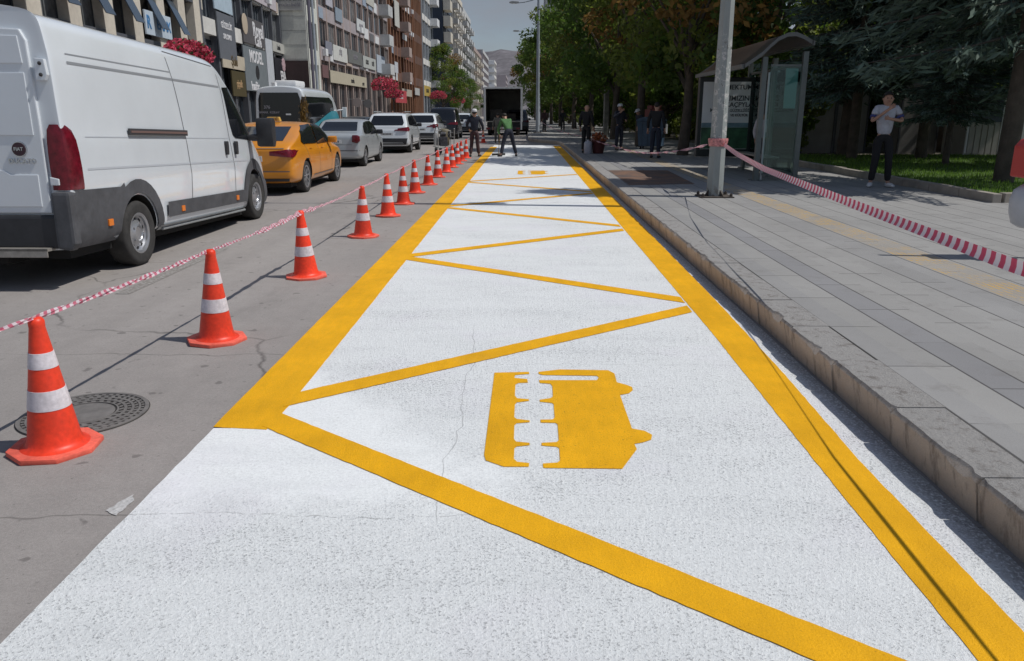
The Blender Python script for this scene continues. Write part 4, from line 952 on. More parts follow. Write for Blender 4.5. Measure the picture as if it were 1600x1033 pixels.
def cut_wells(me, wheels, halfw, depth=0.34, rad=0.40):
    o = bpy.data.objects.new('t', me); C.objects.link(o); cs = []
    for (y, z) in wheels:
        for sg in (-1, 1):
            s = MB(); x0 = sg * (halfw - depth); x1 = sg * (halfw + .3)
            s.lathe([(rad, min(x0, x1)), (rad, max(x0, x1))], 36, (0, y, z), 'x'); c = s.build('c', DARK)
            mo = o.modifiers.new('b', 'BOOLEAN'); mo.object = c; mo.operation = 'DIFFERENCE'; mo.solver = 'EXACT'; cs.append(c)
    dg = bpy.context.evaluated_depsgraph_get(); m2 = bpy.data.meshes.new_from_object(o.evaluated_get(dg))
    for c in cs: bpy.data.objects.remove(c)
    bpy.data.objects.remove(o)
    di = len(m2.materials); m2.materials.append(DARK)
    for p in m2.polygons:
        c = p.center
        for (y, z) in wheels:
            if math.hypot(c.y - y, c.z - z) < rad + .004 and abs(c.x) < halfw + .05 and (abs(math.hypot(c.y - y, c.z - z) - rad) < .012 or abs(abs(c.x) - (halfw - depth)) < .01): p.material_index = di
    m2.polygons.foreach_set('use_smooth', [True] * len(m2.polygons)); m2.set_sharp_from_angle(angle=R(32))
    return m2
def decal(bvh, poly, axis, name, m, parent, off=.005, step=.07, both=False, thick_=0.0):
    """panel lying on the body: polygon in (y,z) for axis x, (x,z) for axis -y/+y, (x,y) for z, pressed onto the surface"""
    obs = []
    for sg in ((1, -1) if both else (1,)):
        bm = bmesh.new(); vs = []
        for a, b in poly:
            vs.append(bm.verts.new({'x': (0, a, b), 'rear': (a * sg, 0, b), 'front': (a * sg, 0, b), 'z': (a, b, 0)}[axis]))
        bm.faces.new(vs)
        ax = {'x': (1, 2), 'rear': (0, 2), 'front': (0, 2), 'z': (0, 1)}[axis]
        for q in ax:
            lo = min(v.co[q] for v in vs); hi = max(v.co[q] for v in vs); n = int((hi - lo) / step)
            for i in range(1, n + 1):
                c = [0, 0, 0]; c[q] = lo + (hi - lo) * i / (n + 1); nn = [0, 0, 0]; nn[q] = 1
                bmesh.ops.bisect_plane(bm, geom=bm.verts[:] + bm.edges[:] + bm.faces[:], plane_co=c, plane_no=nn)
        d = {'x': Vector((-sg, 0, 0)), 'rear': Vector((0, 1, 0)), 'front': Vector((0, -1, 0)), 'z': Vector((0, 0, -1))}[axis]
        for v in bm.verts:
            hit = bvh.ray_cast(v.co - d * 20, d)
            if hit[0] is None:
                # slide towards the centroid until the ray hits
                cen = Vector((0, sum(p[0] for p in poly) / len(poly), sum(p[1] for p in poly) / len(poly))) if axis == 'x' else Vector((sg * sum(p[0] for p in poly) / len(poly), 0, sum(p[1] for p in poly) / len(poly)))
                for t in np.linspace(.05, 1, 20):
                    c = v.co.lerp(cen, t); hit = bvh.ray_cast(c - d * 20, d)
                    if hit[0] is not None: break
            if hit[0] is not None:
                nn = hit[1] if hit[1].dot(d) < 0 else -hit[1]; v.co = hit[0] - d * off * .5 + nn * off * .7
        bmesh.ops.recalc_face_normals(bm, faces=bm.faces)
        me = bpy.data.meshes.new(name)
        fs = bm.faces[:]
        if fs and sum((f.normal.dot(-d)) for f in fs) < 0: bmesh.ops.reverse_faces(bm, faces=fs)
        bm.to_mesh(me); bm.free(); me.materials.append(m); me.polygons.foreach_set('use_smooth', [True] * len(me.polygons))
        obs.append(link(bpy.data.objects.new(name, me), parent))
    return obs[0]
def strip(pts, w):
    """polyline -> thin polygon"""
    L_ = []; R_ = []
    for i, p in enumerate(pts):
        a = Vector(pts[max(i - 1, 0)]); b = Vector(pts[min(i + 1, len(pts) - 1)]); d = (b - a).normalized(); n = Vector((-d.y, d.x)) * w / 2
        L_.append((p[0] + n.x, p[1] + n.y)); R_.append((p[0] - n.x, p[1] - n.y))
    return L_ + R_[::-1]
WH = {}
def wheel_meshes(style, r, w):
    k = (style, r, w)
    if k in WH: return WH[k]
    s = MB(); hr = r * (.60 if style == 'van' else .68)
    s.lathe([(hr, -w * .42), (r * .86, -w * .5), (r * .965, -w * .46), (r, -w * .36), (r, w * .36), (r * .965, w * .46), (r * .86, w * .5), (hr, w * .42)], 40, axis='x', cap=False)
    ty = s.mesh('tyre', [RUBBER], 50)
    s = MB(); s.lathe([(hr, -w * .42), (hr - .015, -w * .3), (hr - .02, w * .40), (hr, w * .45), (hr + .012, w * .44)], 36, axis='x', cap=False)
    if style == 'van':
        s.lathe([(hr - .018, w * .30), (hr * .82, w * .22), (hr * .62, w * .28), (hr * .40, w * .40), (hr * .36, w * .34), (0, w * .34)], 36, axis='x', cap=False)
        s2 = MB()
        for q in range(10):
            t = q * math.pi / 5; M = Matrix.Rotation(t, 4, 'X')
            s2.add([M @ Vector(p) for p in ((w * .262, -.014, hr * .68), (w * .245, -.02, hr * .84), (w * .245, .02, hr * .84), (w * .262, .014, hr * .68))], [(0, 1, 2, 3)], 1)
            M = Matrix.Rotation(t + .3, 4, 'X'); 
        for q in range(5):
            t = q * math.pi * .4; s2.lathe([(.012, w * .3), (.012, w * .4)], 6, (0, hr * .5 * math.cos(t), hr * .5 * math.sin(t)), 'x')
        s.v, n0 = s.v, len(s.v); s.add(s2.v, s2.f, 0); s.m[-len(s2.m):] = s2.m
    else:
        ns = 5 if style == 'alloy' else 9
        s.lathe([(hr, w * .05), (0, w * .05)], 36, axis='x', cap=False); s.m[-36:] = [1] * 36
        s.lathe([(hr * .2, w * .2), (hr * .2, w * .40), (0, w * .41)], 16, axis='x', cap=False)
        for q in range(ns):
            for dd in ((-.16, .16) if ns == 5 else (0,)):
                M = Matrix.Rotation(2 * math.pi * q / ns + dd, 4, 'X')
                s.box(w * .26, w * .38, -hr * .055, hr * .055, hr * .12, hr * .97, 0, M)
    rm = s.mesh('rim', [RIM, DARK], 40)
    WH[k] = (ty, rm); return WH[k]
def add_wheels(root, ys, zs, xo, r, w, style):
    ty, rm = wheel_meshes(style, r, w)
    for y, z in zip(ys, zs):
        for sg in (1, -1):
            e = bpy.data.objects.new('wheel', ty); e.location = (sg * xo, y, z); e.rotation_euler = (rand(0, 1.2) * 0, 0, 0 if sg > 0 else math.pi); link(e, root)
            link(bpy.data.objects.new('rim', rm), e)
def body_obj(me, root, name='body'):
    return link(bpy.data.objects.new(name, me), root)
def bvh_of(me):
    bm = bmesh.new(); bm.from_mesh(me); b = BVHTree.FromBMesh(bm); bm.free(); return b

# ------------------------------------------------------------ big white panel van
def van():
    root = empty('panel_van', (-5.33, 7.45, 0.0), 0, -0.035)
    tag(root, 'large white high roof panel van with grey cladding in the near traffic lane', 'van')
    zt0 = 2.575
    def sec(y, zt, w=1.0, zb=.36, lean=0.0):
        sc = (zt - .36) / (zt0 - .36)
        Z = lambda z: zb + (z - .36) * sc if z > .6 else z + (zb - .36)
        P = [(0, .36), (.86, .36), (.985, .40), (1.015, .50), (1.02, .80), (1.02, 1.12), (1.012, 1.16), (1.010, 1.44), (.995, 1.47), (.975, 2.14), (.963, 2.20), (.935, 2.42), (.905, 2.505), (.82, 2.56), (.45, 2.60), (0, 2.615)]
        return [(x * w, y + lean * (z - .4), Z(z)) for x, z in P]
    L1 = -0.045
    st = [sec(-.02, zt0, .965, .40, 0), sec(-.035, zt0 - .02, .985, .40, 0), sec(.0, zt0, .998), sec(.06, zt0, 1.0), sec(.5, zt0, 1.0), sec(1.8, zt0), sec(3.0, zt0), sec(3.8, zt0 - .005), sec(4.05, zt0 - .04),
          sec(4.25, zt0 - .12, .995), sec(4.55, 2.28, .99), sec(4.95, 1.98, .98), sec(5.30, 1.68, .965), sec(5.48, 1.52, .96), sec(5.62, 1.42, .95), sec(5.95, 1.24, .91), sec(6.15, 1.02, .84, .36), sec(6.20, .80, .80, .38)]
    me = loft(st, [WHITE_CAR], 2)
    bv = bvh_of(me)
    wy = (1.24, 5.22); wz = (.36 + .035 * 1.24, .36 + .035 * 5.22)
    bm_ = cut_wells(me, list(zip(wy, wz)), 1.0, .36, .43)
    body_obj(bm_, root)
    gp = GREY_PLASTIC
    def arc(cy, cz, r, a0, a1, n=14): return [(cy + r * math.cos(R(a0 + (a1 - a0) * i / n)), cz + r * math.sin(R(a0 + (a1 - a0) * i / n))) for i in range(n + 1)]
    # cladding
    ra = arc(wy[0], wz[0], .445, 178, 5); 
    decal(bv, [(.0, .40), (.0, .95), (.86, .94)] + [(.94, .98)] + arc(wy[0], wz[0], .60, 118, 0, 10) + [(1.845, .44), (1.70, .42)] + arc(wy[0], wz[0], .445, 2, 180, 16) + [(.80, .39)], 'x', 'cladding', gp, root, .016, .09, both=True)
    decal(bv, [(1.93, .52), (1.93, .70), (4.72, .69), (4.72, .51)], 'x', 'side_moulding', gp, root, .022, .2, both=True)
    fa = arc(wy[1], wz[1], .60, 165, 28, 12)
    decal(bv, [(4.72, .42)] + [(4.66, .60)] + fa + [(5.92, .75), (5.95, .42), (5.72, .40)] + arc(wy[1], wz[1], .445, 10, 175, 14), 'x', 'front_arch_cladding', gp, root, .016, .09, both=True)
    decal(bv, strip([(1.75, .415), (4.7, .40)], .05), 'x', 'sill_trim', STEEL, root, .02, .2, both=True)
    # indicators
    for y in (.57, 2.34, 4.26): 
        s = MB(); s.box(1.028 if y > 1 else 1.022, 1.05, y - .045, y + .045, .555, .625); s.build('side_marker', AMBER, root, bevel=.006)
    # windows, seams, pressings
    decal(bv, [(4.17, 2.16), (4.24, 1.93), (4.32, 1.66), (4.40, 1.50), (4.50, 1.455), (5.18, 1.43), (5.30, 1.50), (5.22, 1.62), (4.86, 1.95), (4.62, 2.14), (4.48, 2.18)], 'x', 'side_window', DARK_GLASS, root, .006, .07, both=True)
    decal(bv, [(-.84, 1.55), (.84, 1.55), (.74, 2.30), (-.74, 2.30)], 'front', 'windscreen', DARK_GLASS, root, .008, .08)
    seams = [[(2.44, 2.50), (2.53, 2.16), (2.63, 1.80), (2.69, 1.47), (2.74, 1.00), (2.70, .72), (2.66, .43)], [(4.05, 2.33), (4.12, 2.05), (4.22, 1.48), (4.31, 1.05), (4.28, .72), (4.24, .43)],
             [(2.44, 2.47), (3.95, 2.43)], [(5.20, 1.42), (5.12, 1.1), (4.92, .80), (4.74, .50)]]
    for p in seams: decal(bv, strip(p, .012), 'x', 'panel_seam', SEAM, root, .003, .12, both=True)
    decal(bv, strip([(.24, 2.135), (4.05, 2.16)], .026), 'x', 'panel_groove', mat('groove_grey', (.25, .265, .285), .5), root, .003, .2, both=True)
    decal(bv, strip([(.24, 2.215), (2.52, 2.235)], .012), 'x', 'panel_groove', mat('groove_grey'), root, .003, .2, both=True)
    decal(bv, strip([(.30, 1.14), (5.0, 1.12)], .02), 'x', 'panel_groove', mat('groove_pale', (.46, .49, .53), .4), root, .003, .2, both=True)
    decal(bv, strip([(.34, 1.45), (4.2, 1.45)], .010), 'x', 'panel_groove', mat('groove_pale'), root, .003, .2, both=True)
    s = MB(); s.box(1.01, 1.035, 1.20, 2.70, 1.475, 1.545); s.build('door_rail', mat('rail_dark', (.05, .05, .055), .5), root, bevel=.006)
    s = MB(); s.box(1.01, 1.04, 1.22, 2.68, 1.498, 1.522); s.build('rail_slot', mat('rail_brown', (.16, .10, .09), .6), root)
    for y in (4.02, 4.40):
        s = MB(); s.prism([(y - .035, 1.22), (y + .035, 1.22), (y + .045, 1.26), (y + .045, 1.38), (y + .035, 1.41), (y - .035, 1.41), (y - .045, 1.38), (y - .045, 1.26)], 1.005, 1.045, 'x'); s.build('door_handle', BLACK_PLASTIC, root, bevel=.006)
    for sg in (1, -1):
        s = MB(); s.prism([(5.12, 1.34), (5.24, 1.32), (5.30, 1.40), (5.30, 1.72), (5.24, 1.77), (5.14, 1.76), (5.10, 1.66)], sg * 1.10, sg * 1.36, 'x'); s.tube([(sg * .95, 5.14, 1.46), (sg * 1.15, 5.16, 1.48)], .05, 8); s.build('mirror', BLACK_PLASTIC, root, bevel=.03, smooth=50)
    # rear
    tl = [(1.015, .96), (.90, .965), (.86, 1.2), (.86, 1.5), (.90, 1.56), (.96, 1.56), (1.005, 1.46)]
    for sg in (1, -1):
        s = MB()
        prf = [(.95, .0), (1.0, .0), (1.18, .03), (1.38, .02), (1.50, -.0), (1.555, -.0)]
        zs = [.955, 1.0, 1.15, 1.3, 1.42, 1.51, 1.56]; xs_o = [1.03, 1.034, 1.034, 1.03, 1.025, 1.015, .99]; yf = [.20, .20, .195, .185, .165, .12, .06]; xi = [.86, .86, .855, .855, .86, .87, .90]
        vs = []
        for z, xo, y, x_ in zip(zs, xs_o, yf, xi):
            vs += [(sg * xo * .985, y, z), (sg * xo, y - .02, z), (sg * (xo + .002), .03, z), (sg * (xo - .025), -.03, z), (sg * (xo - .07), -.056, z), (sg * x_, -.056, z), (sg * x_, -.0, z)]
        n = 7; fs = [(i * n + q, i * n + q + 1, (i + 1) * n + q + 1, (i + 1) * n + q) for i in range(6) for q in range(6)] + [tuple(range(7)), tuple(range(42, 49))]
        s.add(vs, fs); s.build('tail_light', RED_LENS, root, smooth=35)
        s = MB(); s.prism([(sg * .845, 1.95), (sg * .93, 1.95), (sg * .955, 2.0), (sg * .94, 2.14), (sg * .85, 2.15)], -.075, -.03, 'y'); s.build('door_hinge', WHITE_CAR, root, bevel=.008)
        for z in (2.0, 2.1): MB().sphere((sg * .90, -.078, z), .018, 8).build('hinge_bolt', INK, root)
        s = MB(); s.prism([(sg * .845, 1.0), (sg * .93, 1.0), (sg * .93, 1.06), (sg * .845, 1.08)], -.07, -.03, 'y'); s.build('door_hinge', WHITE_CAR, root, bevel=.008)
    door = mat('white_door_paint', (0.63, 0.67, 0.71), .35, coat=.3)
    for sg in (1, -1):
        s = MB(); s.prism([(sg * .012, .74), (sg * .82, .74), (sg * .815, 1.6), (sg * .79, 2.30), (sg * .74, 2.40), (sg * .012, 2.44)], -.062, -.02, 'y'); o = s.build('rear_door', WHITE_CAR, root, bevel=.012)
        s = MB(); s.prism([(sg * .08, 1.46), (sg * .75, 1.46), (sg * .74, 2.02), (sg * .08, 2.02)], -.072, -.061, 'y'); s.build('pressing', WHITE_CAR, o, bevel=.008)
        s = MB(); s.prism([(sg * .08, 2.10), (sg * .74, 2.10), (sg * .72, 2.34), (sg * .08, 2.36)], -.072, -.061, 'y'); s.build('pressing', WHITE_CAR, o, bevel=.008)
        s = MB(); s.prism([(sg * .08, .80), (sg * .74, .80), (sg * .74, 1.10), (sg * .48, 1.10), (sg * .42, 1.14), (sg * .08, 1.14)], -.072, -.061, 'y'); s.build('pressing', WHITE_CAR, o, bevel=.008)
    # badge and lettering on the right hand door
    MB().lathe([(.062, -.088), (.062, -.066)], 24, (.60, 0, 1.335), 'y').build('badge', mat('badge_dark', (.06, .03, .04), .3, .3), root)
    MB().lathe([(.070, -.080), (.070, -.064)], 24, (.60, 0, 1.335), 'y').build('badge_rim', CHROME, root)
    text('lettering', 'DUCATO', .062, CHROME, root, (.61, -.068, 1.225), (R(90), 0, 0), .004, .02)
    text('badge_letters', 'FIAT', .045, CHROME, root, (.60, -.09, 1.335), (R(90), 0, 0), .002, .02)
    s = MB(); s.prism([(-1.0, .40), (1.0, .40), (1.025, .50), (1.025, .72), (-1.025, .72), (-1.025, .50)], -.10, .02, 'y'); s.build('rear_bumper', BLACK_PLASTIC, root, bevel=.03)
    for sg in (1, -1):
        s = MB(); s.prism([(sg * .86, .40), (sg * 1.0, .38), (sg * 1.045, .45), (sg * 1.042, .94), (sg * .86, .94)], -.125, .0, 'y'); s.build('bumper_corner', gp, root, bevel=.03)
    s = MB(); s.box(-.86, .80, -.19, -.05, .385, .415); s.box(-.86, .80, -.19, -.178, .33, .416); s.build('rear_step', mat('step_alloy', (.34, .32, .29), .5, .4, var=(14, .2), bump=(60, .3, .004)), root, bevel=.004)
    s = MB(); s.box(-.26, .26, -.108, -.1, .52, .64); s.build('licence_plate', PLATE, root)
    s = MB(); s.box(-.85, .85, .1, 5.9, .28, .42); s.box(-.3, .3, -.02, .3, .24, .4); s.tube([(-.95, 1.24, wz[0]), (.95, 1.24, wz[0])], .05, 8); s.tube([(-.95, 5.2, wz[1]), (.95, 5.2, wz[1])], .05, 8); s.build('chassis', DARK, root)
    s = MB(); s.tube([(.97, 1.86, .385), (.97, 4.7, .375)], .018, 8); s.build('side_step', STEEL, root)
    add_wheels(root, wy, wz, .90, .36, .235, 'van')
van()

# ------------------------------------------------------------ passenger cars
def car(name, label, cat, loc, rz, paint, P):
    """P: dict of side profile tables. y from the rear bumper (0) to the nose"""
    root = empty(name, loc, rz); tag(root, label, cat, P.get('group'))
    W = P['w']; st = []
    for (y, zb, zbelt, zr, fr, wf) in P['st']:
        w = W * wf; cab = zr - zbelt > .12
        if cab:
            rw = w * (1 - .20 * min(1, (zr - zbelt) / .5))
            sec = [(0, zb), (w * .80, zb), (w * .95, zb + .05), (w * .985, zb + .15), (w, (zb + zbelt) / 2 + .02), (w * .99, zbelt - .10), (w * .955, zbelt - .02), (w * .93, zbelt + .012), (rw * 1.0, zr - .07), (rw * .93, zr - .02), (rw * .6, zr + .005), (0, zr + .012)]
        else:
            sec = [(0, zb), (w * .80, zb), (w * .95, zb + .05), (w * .985, zb + .15), (w, (zb + zbelt) / 2 + .02), (w * .99, zbelt - .10), (w * .965, zbelt - .04), (w * .93, zbelt - .008), (w * .84, zr - .012), (w * .70, zr - .002), (w * .45, zr + .008), (0, zr + .012)]
        st.append([(x, y + (P['rake'] * max(0, (z - .5)) if y < .08 else 0), z) for x, z in sec])
    me = loft(st, [paint], 2); bv = bvh_of(me)
    wz = P['wr']; wl = [(y, wz) for y in P['wy']]
    body_obj(cut_wells(me, wl, W, .30, P['wr'] + .045), root)
    g = DARK_GLASS
    for poly in P['side_glass']: decal(bv, poly, 'x', 'side_window', g, root, .016, .08, both=True)
    decal(bv, P['rear_glass'], 'rear', 'rear_window', g, root, .007, .08)
    if 'front_glass' in P: decal(bv, P['front_glass'], 'front', 'windscreen', g, root, .007, .08)
    for poly in P['tail']: decal(bv, poly, 'rear', 'tail_light', RED_LENS, root, .034, .05, both=True)
    for poly in P.get('tail_side', []): decal(bv, poly, 'x', 'tail_light_side', RED_LENS, root, .022, .05, both=True)
    for poly, m_ in P.get('rear_trim', []): decal(bv, poly, 'rear', 'rear_trim', m_, root, .012, .08)
    for poly, m_ in P.get('side_trim', []): decal(bv, poly, 'x', 'side_trim', m_, root, .010, .12, both=True)
    for y in P['doors']: decal(bv, strip(y, .010), 'x', 'door_seam', SEAM, root, .003, .12, both=True)
    for (y, z) in P['handles']: decal(bv, strip([(y - .09, z), (y + .09, z)], .028), 'x', 'door_handle', P.get('handle_mat', paint), root, .02, .1, both=True)
    pl = P['plate']; s = MB(); s.box(-.26, .26, pl[0] - .012, pl[0] + .01, pl[1], pl[1] + .11); s.build('licence_plate', PLATE, root, bevel=.003)
    s = MB()
    for q in range(7): s.box(-.2 + q * .058, -.168 + q * .058, pl[0] - .014, pl[0] - .012, pl[1] + .025, pl[1] + .085)
    s.build('plate_characters', INK, root)
    for sg in (1, -1):
        mx, mz = P['mirror']; s = MB(); s.prism([(mx, mz), (mx + .12, mz - .01), (mx + .15, mz + .08), (mx + .08, mz + .15), (mx, mz + .13)], sg * (W * .95), sg * (W * .95 + .20), 'x'); s.build('mirror', P.get('mirror_mat', paint), root, bevel=.02, smooth=50)
    s = MB(); s.box(-W * .8, W * .8, .25, P['len'] - .3, .16, .3); s.build('underbody', DARK, root)
    add_wheels(root, P['wy'], [wz, wz], W - .125, P['wr'], .21, P.get('wheel', 'alloy'))
    return root, bv
def sedan(w, L_, h, wy, wr, trunk=1.02, hatch=False):
    b = .92 * h / 1.46
    t = trunk
    if hatch:   # lift-back: long fast roof line
        st = [(0, .40, .86, .90, 0, .86), (.04, .30, .93, .98, 0, .93), (.22, .24, b + .03, t, 0, .97), (.42, .22, b + .04, t + .06, 0, .985), (.9, .2, b + .03, 1.26, 0, 1), (1.45, .19, b + .02, h - .03, 0, 1), (2.1, .19, b, h, 0, 1), (2.8, .19, b - .02, h - .03, 0, 1),
              (3.25, .19, b - .02, 1.26, 0, 1), (3.72, .2, b - .02, .985, 0, 1), (4.3, .21, .85, .90, 0, .97), (L_ - .2, .22, .74, .79, 0, .88), (L_ - .02, .30, .60, .64, 0, .74), (L_, .36, .54, .58, 0, .68)]
    else:
        st = [(0, .40, .86, .90, 0, .86), (.04, .30, .95, .99, 0, .93), (.20, .24, t - .04, t, 0, .97), (.55, .22, t - .03, t + .02, 0, .99), (.82, .2, b + .07, t + .06, 0, 1), (1.35, .19, b + .03, h - .05, 0, 1), (1.75, .19, b + .01, h, 0, 1), (2.5, .19, b, h, 0, 1),
              (2.85, .19, b - .02, h - .05, 0, 1), (3.25, .19, b - .02, 1.2, 0, 1), (3.62, .2, b - .02, .97, 0, 1), (4.15, .21, .84, .89, 0, .97), (L_ - .2, .22, .74, .79, 0, .88), (L_ - .02, .30, .60, .64, 0, .74), (L_, .36, .54, .58, 0, .68)]
    return dict(w=w, len=L_, st=st, wy=wy, wr=wr, rake=.06)
TAXI = mat('taxi_orange', (.66, .25, .014), .3, var=(2, .06), coat=.6)
P = sedan(.92, 4.86, 1.47, (.98, 3.82), .335, 1.08, True)
P.update(side_glass=[[(.86, 1.08), (1.10, 1.28), (1.45, 1.39), (2.05, 1.42), (2.05, 1.0), (1.0, 1.02)], [(2.12, 1.42), (2.6, 1.40), (3.0, 1.30), (3.38, 1.10), (3.42, .99), (2.12, .985)]],
         rear_glass=[(-.62, 1.10), (.62, 1.10), (.54, 1.37), (-.54, 1.37)], front_glass=[(-.66, 1.03), (.66, 1.03), (.56, 1.38), (-.56, 1.38)],
         tail=[[(.42, .82), (.42, .90), (.80, .93), (.88, .90), (.86, .78), (.72, .79)]], tail_side=[[(.13, .80), (.13, .92), (.22, .93), (.34, .90), (.22, .82)]],
         rear_trim=[([(-.75, .30), (.75, .30), (.78, .36), (-.78, .36)], BLACK_PLASTIC), (strip([(-.8, .50), (.8, .50)], .02), SEAM), (strip([(-.7, .955), (.7, .955)], .012), SEAM)],
         doors=[[(1.05, 1.0), (1.15, .8), (1.3, .62)], [(2.08, 1.0), (2.08, .35)], [(3.25, .98), (3.2, .5), (3.1, .32)]], handles=[(1.42, .92), (2.42, .90)], plate=(.0, .70), mirror=(3.05, .98), wheel='nine',
         side_trim=[(strip([(1.5, .34), (3.3, .34)], .02), SEAM)])
tx, bv = car('taxi', 'orange taxi saloon following the white van in the traffic lane', 'taxi', (-5.60, 16.15, 0), R(0), TAXI, P)
s = MB(); s.prism([(-.16, 1.475), (.16, 1.475), (.13, 1.57), (-.13, 1.57)], 1.75, 1.87, 'y'); s.build('roof_sign', mat('roof_sign_yellow', (.62, .40, .10), .4), tx, bevel=.01)
text('roof_sign_letters', 'TAKSİ', .075, INK, tx, (0, 1.748, 1.522), (R(90), 0, 0), .001, .01)
text('licence_characters', '06 T', .08, INK, tx, (0, -.014, .755), (R(90), 0, 0), .001, .01)
MB().lathe([(.05, -.022), (.05, .03)], 18, (0, 0, .93), 'y').build('emblem', CHROME, tx)

SILVER = mat('silver_car_paint', (.40, .43, .45), .3, .25, var=(2, .05), coat=.5)
P = sedan(.86, 4.42, 1.46, (.86, 3.50), .31, 1.04)
P.update(side_glass=[[(1.02, 1.06), (1.20, 1.24), (1.42, 1.35), (1.95, 1.39), (1.95, 1.0), (1.12, 1.01)], [(2.03, 1.39), (2.5, 1.38), (2.85, 1.28), (3.28, 1.08), (3.32, .98), (2.03, .98)]],
         rear_glass=[(-.60, 1.10), (.60, 1.10), (.52, 1.37), (-.52, 1.37)], front_glass=[(-.62, 1.02), (.62, 1.02), (.52, 1.36), (-.52, 1.36)],
         tail=[], tail_side=[],
         rear_trim=[(strip([(-.8, .52), (.8, .52)], .03), SEAM), (strip([(-.58, .70), (.58, .70)], .012), SEAM)],
         doors=[[(1.05, 1.0), (1.10, .8), (1.22, .62)], [(1.99, 1.0), (1.99, .33)], [(3.05, .98), (3.0, .5), (2.95, .32)]], handles=[(1.35, .92), (2.3, .90)], plate=(-.005, .74), mirror=(2.95, .96), mirror_mat=BLACK_PLASTIC)
sv, bv = car('silver_sedan', 'silver saloon car ahead of the orange taxi', 'car', (-5.93, 24.75, 0), R(0), SILVER, P)
for sg in (1, -1):
    s = MB(); s.prism([(sg * .58, .78), (sg * .60, .99), (sg * .74, .99), (sg * .80, .95), (sg * .815, .80), (sg * .74, .74)], -.012, .22, 'y'); s.build('tail_light', RED_LENS, sv, bevel=.02, smooth=40)

def suv(w, L_, h, wy, wr):
    b = 1.03
    st = [(0, .46, .84, .92, 0, .88), (.03, .36, .96, 1.02, 0, .95), (.10, .30, 1.06, 1.12, 0, .98), (.26, .27, 1.09, 1.24, 0, .99), (.48, .26, b + .05, h - .10, 0, 1), (.72, .26, b + .04, h - .02, 0, 1), (1.5, .25, b + .02, h, 0, 1), (2.5, .25, b, h - .01, 0, 1),
          (2.95, .25, b - .02, h - .08, 0, 1), (3.3, .25, b - .02, 1.32, 0, 1), (3.58, .26, b - .02, 1.10, 0, 1), (4.0, .27, .97, 1.03, 0, .97), (L_ - .22, .28, .88, .94, 0, .9), (L_ - .02, .36, .72, .77, 0, .78), (L_, .42, .64, .68, 0, .72)]
    return dict(w=w, len=L_, st=st, wy=wy, wr=wr, rake=.12,
        side_glass=[[(.72, 1.15), (.74, 1.36), (.92, h - .17), (1.95, h - .12), (1.95, 1.10)], [(2.02, h - .12), (2.6, h - .14), (2.98, h - .28), (3.34, 1.14), (3.34, 1.07), (2.02, 1.09)]],
        rear_glass=[(-.66, 1.14), (.66, 1.14), (.70, 1.24), (.60, h - .13), (-.60, h - .13), (-.70, 1.24)], front_glass=[(-.68, 1.14), (.68, 1.14), (.58, h - .13), (-.58, h - .13)],
        tail=[[(.46, .93), (.46, 1.02), (.80, 1.06), (.87, 1.02), (.86, .90)]], tail_side=[[(.03, .91), (.03, 1.06), (.22, 1.08), (.30, .98), (.18, .92)]],
        rear_trim=[([(-.80, .36), (.80, .36), (.86, .62), (-.86, .62)], BLACK_PLASTIC), ([(-.7, .40), (.7, .40), (.66, .46), (-.66, .46)], STEEL)],
        side_trim=[(strip([(1.2, .36), (3.2, .36)], .12), BLACK_PLASTIC)],
        doors=[[(1.10, 1.1), (1.2, .8), (1.3, .62)], [(1.99, 1.1), (1.99, .4)], [(3.1, 1.05), (3.05, .5)]], handles=[(1.4, .99), (2.35, .97)], plate=(-.01, .74), mirror=(2.98, 1.06), mirror_mat=BLACK_PLASTIC)
P = suv(.93, 4.48, 1.66, (.92, 3.58), .355)
s1, bv = car('white_suv', 'white sport utility car with wide dark rear window ahead of the silver saloon', 'car', (-5.76, 33.5, 0), 0, WHITE_CAR, P)
s = MB()
for x in (-.66, .66): s.tube([(x, .8, 1.69), (x, 2.6, 1.69)], .018, 8)
s.build('roof_rail', STEEL, s1)
P = suv(.90, 4.32, 1.64, (.86, 3.46), .345); P['tail'] = [[(.62, .86), (.62, 1.06), (.78, 1.06), (.79, .86)]]
car('white_suv', 'second white sport utility car, with upright tail lamps, before the black van', 'car', (-5.50, 42.6, 0), 0, WHITE_CAR, P)
# black people carrier, and further vehicles of the queue
BLACK_CAR = mat('black_car_paint', (.012, .012, .017), .25, coat=.5)
P = suv(.98, 4.9, 1.98, (1.0, 3.95), .345); P['rear_glass'] = [(-.72, 1.2), (.72, 1.2), (.66, 1.8), (-.66, 1.8)]
car('black_people_carrier', 'tall black people carrier behind the marking machine', 'car', (-5.25, 51.2, 0), 0, BLACK_CAR, P)
P = suv(.9, 4.3, 1.62, (.86, 3.46), .34)
car('white_hatchback', 'distant white car seen between the black people carrier and the worker in dark clothes', 'car', (-4.9, 61.5, 0), 0, WHITE_CAR, P)
P = sedan(.86, 4.42, 1.46, (.86, 3.50), .31, 1.04)
P.update(side_glass=[[(1.02, 1.06), (1.42, 1.35), (1.95, 1.39), (1.95, 1.0)], [(2.03, 1.39), (2.85, 1.28), (3.32, .98), (2.03, .98)]], rear_glass=[(-.60, 1.10), (.60, 1.10), (.52, 1.37), (-.52, 1.37)],
         tail=[[(.58, .76), (.58, .96), (.74, .95), (.75, .78)]], doors=[[(1.99, 1.0), (1.99, .33)]], handles=[(1.35, .92)], plate=(-.005, .74), mirror=(2.95, .96))
car('dark_sedan', 'dark saloon car in the left lane, only its roof showing behind the silver saloon', 'car', (-8.9, 41.0, 0), 0, mat('dark_green_grey_paint', (.03, .035, .035), .3, coat=.5), P)
car('grey_sedan', 'grey car far down the queue near the open truck', 'car', (-5.0, 73, 0), 0, SILVER, P)
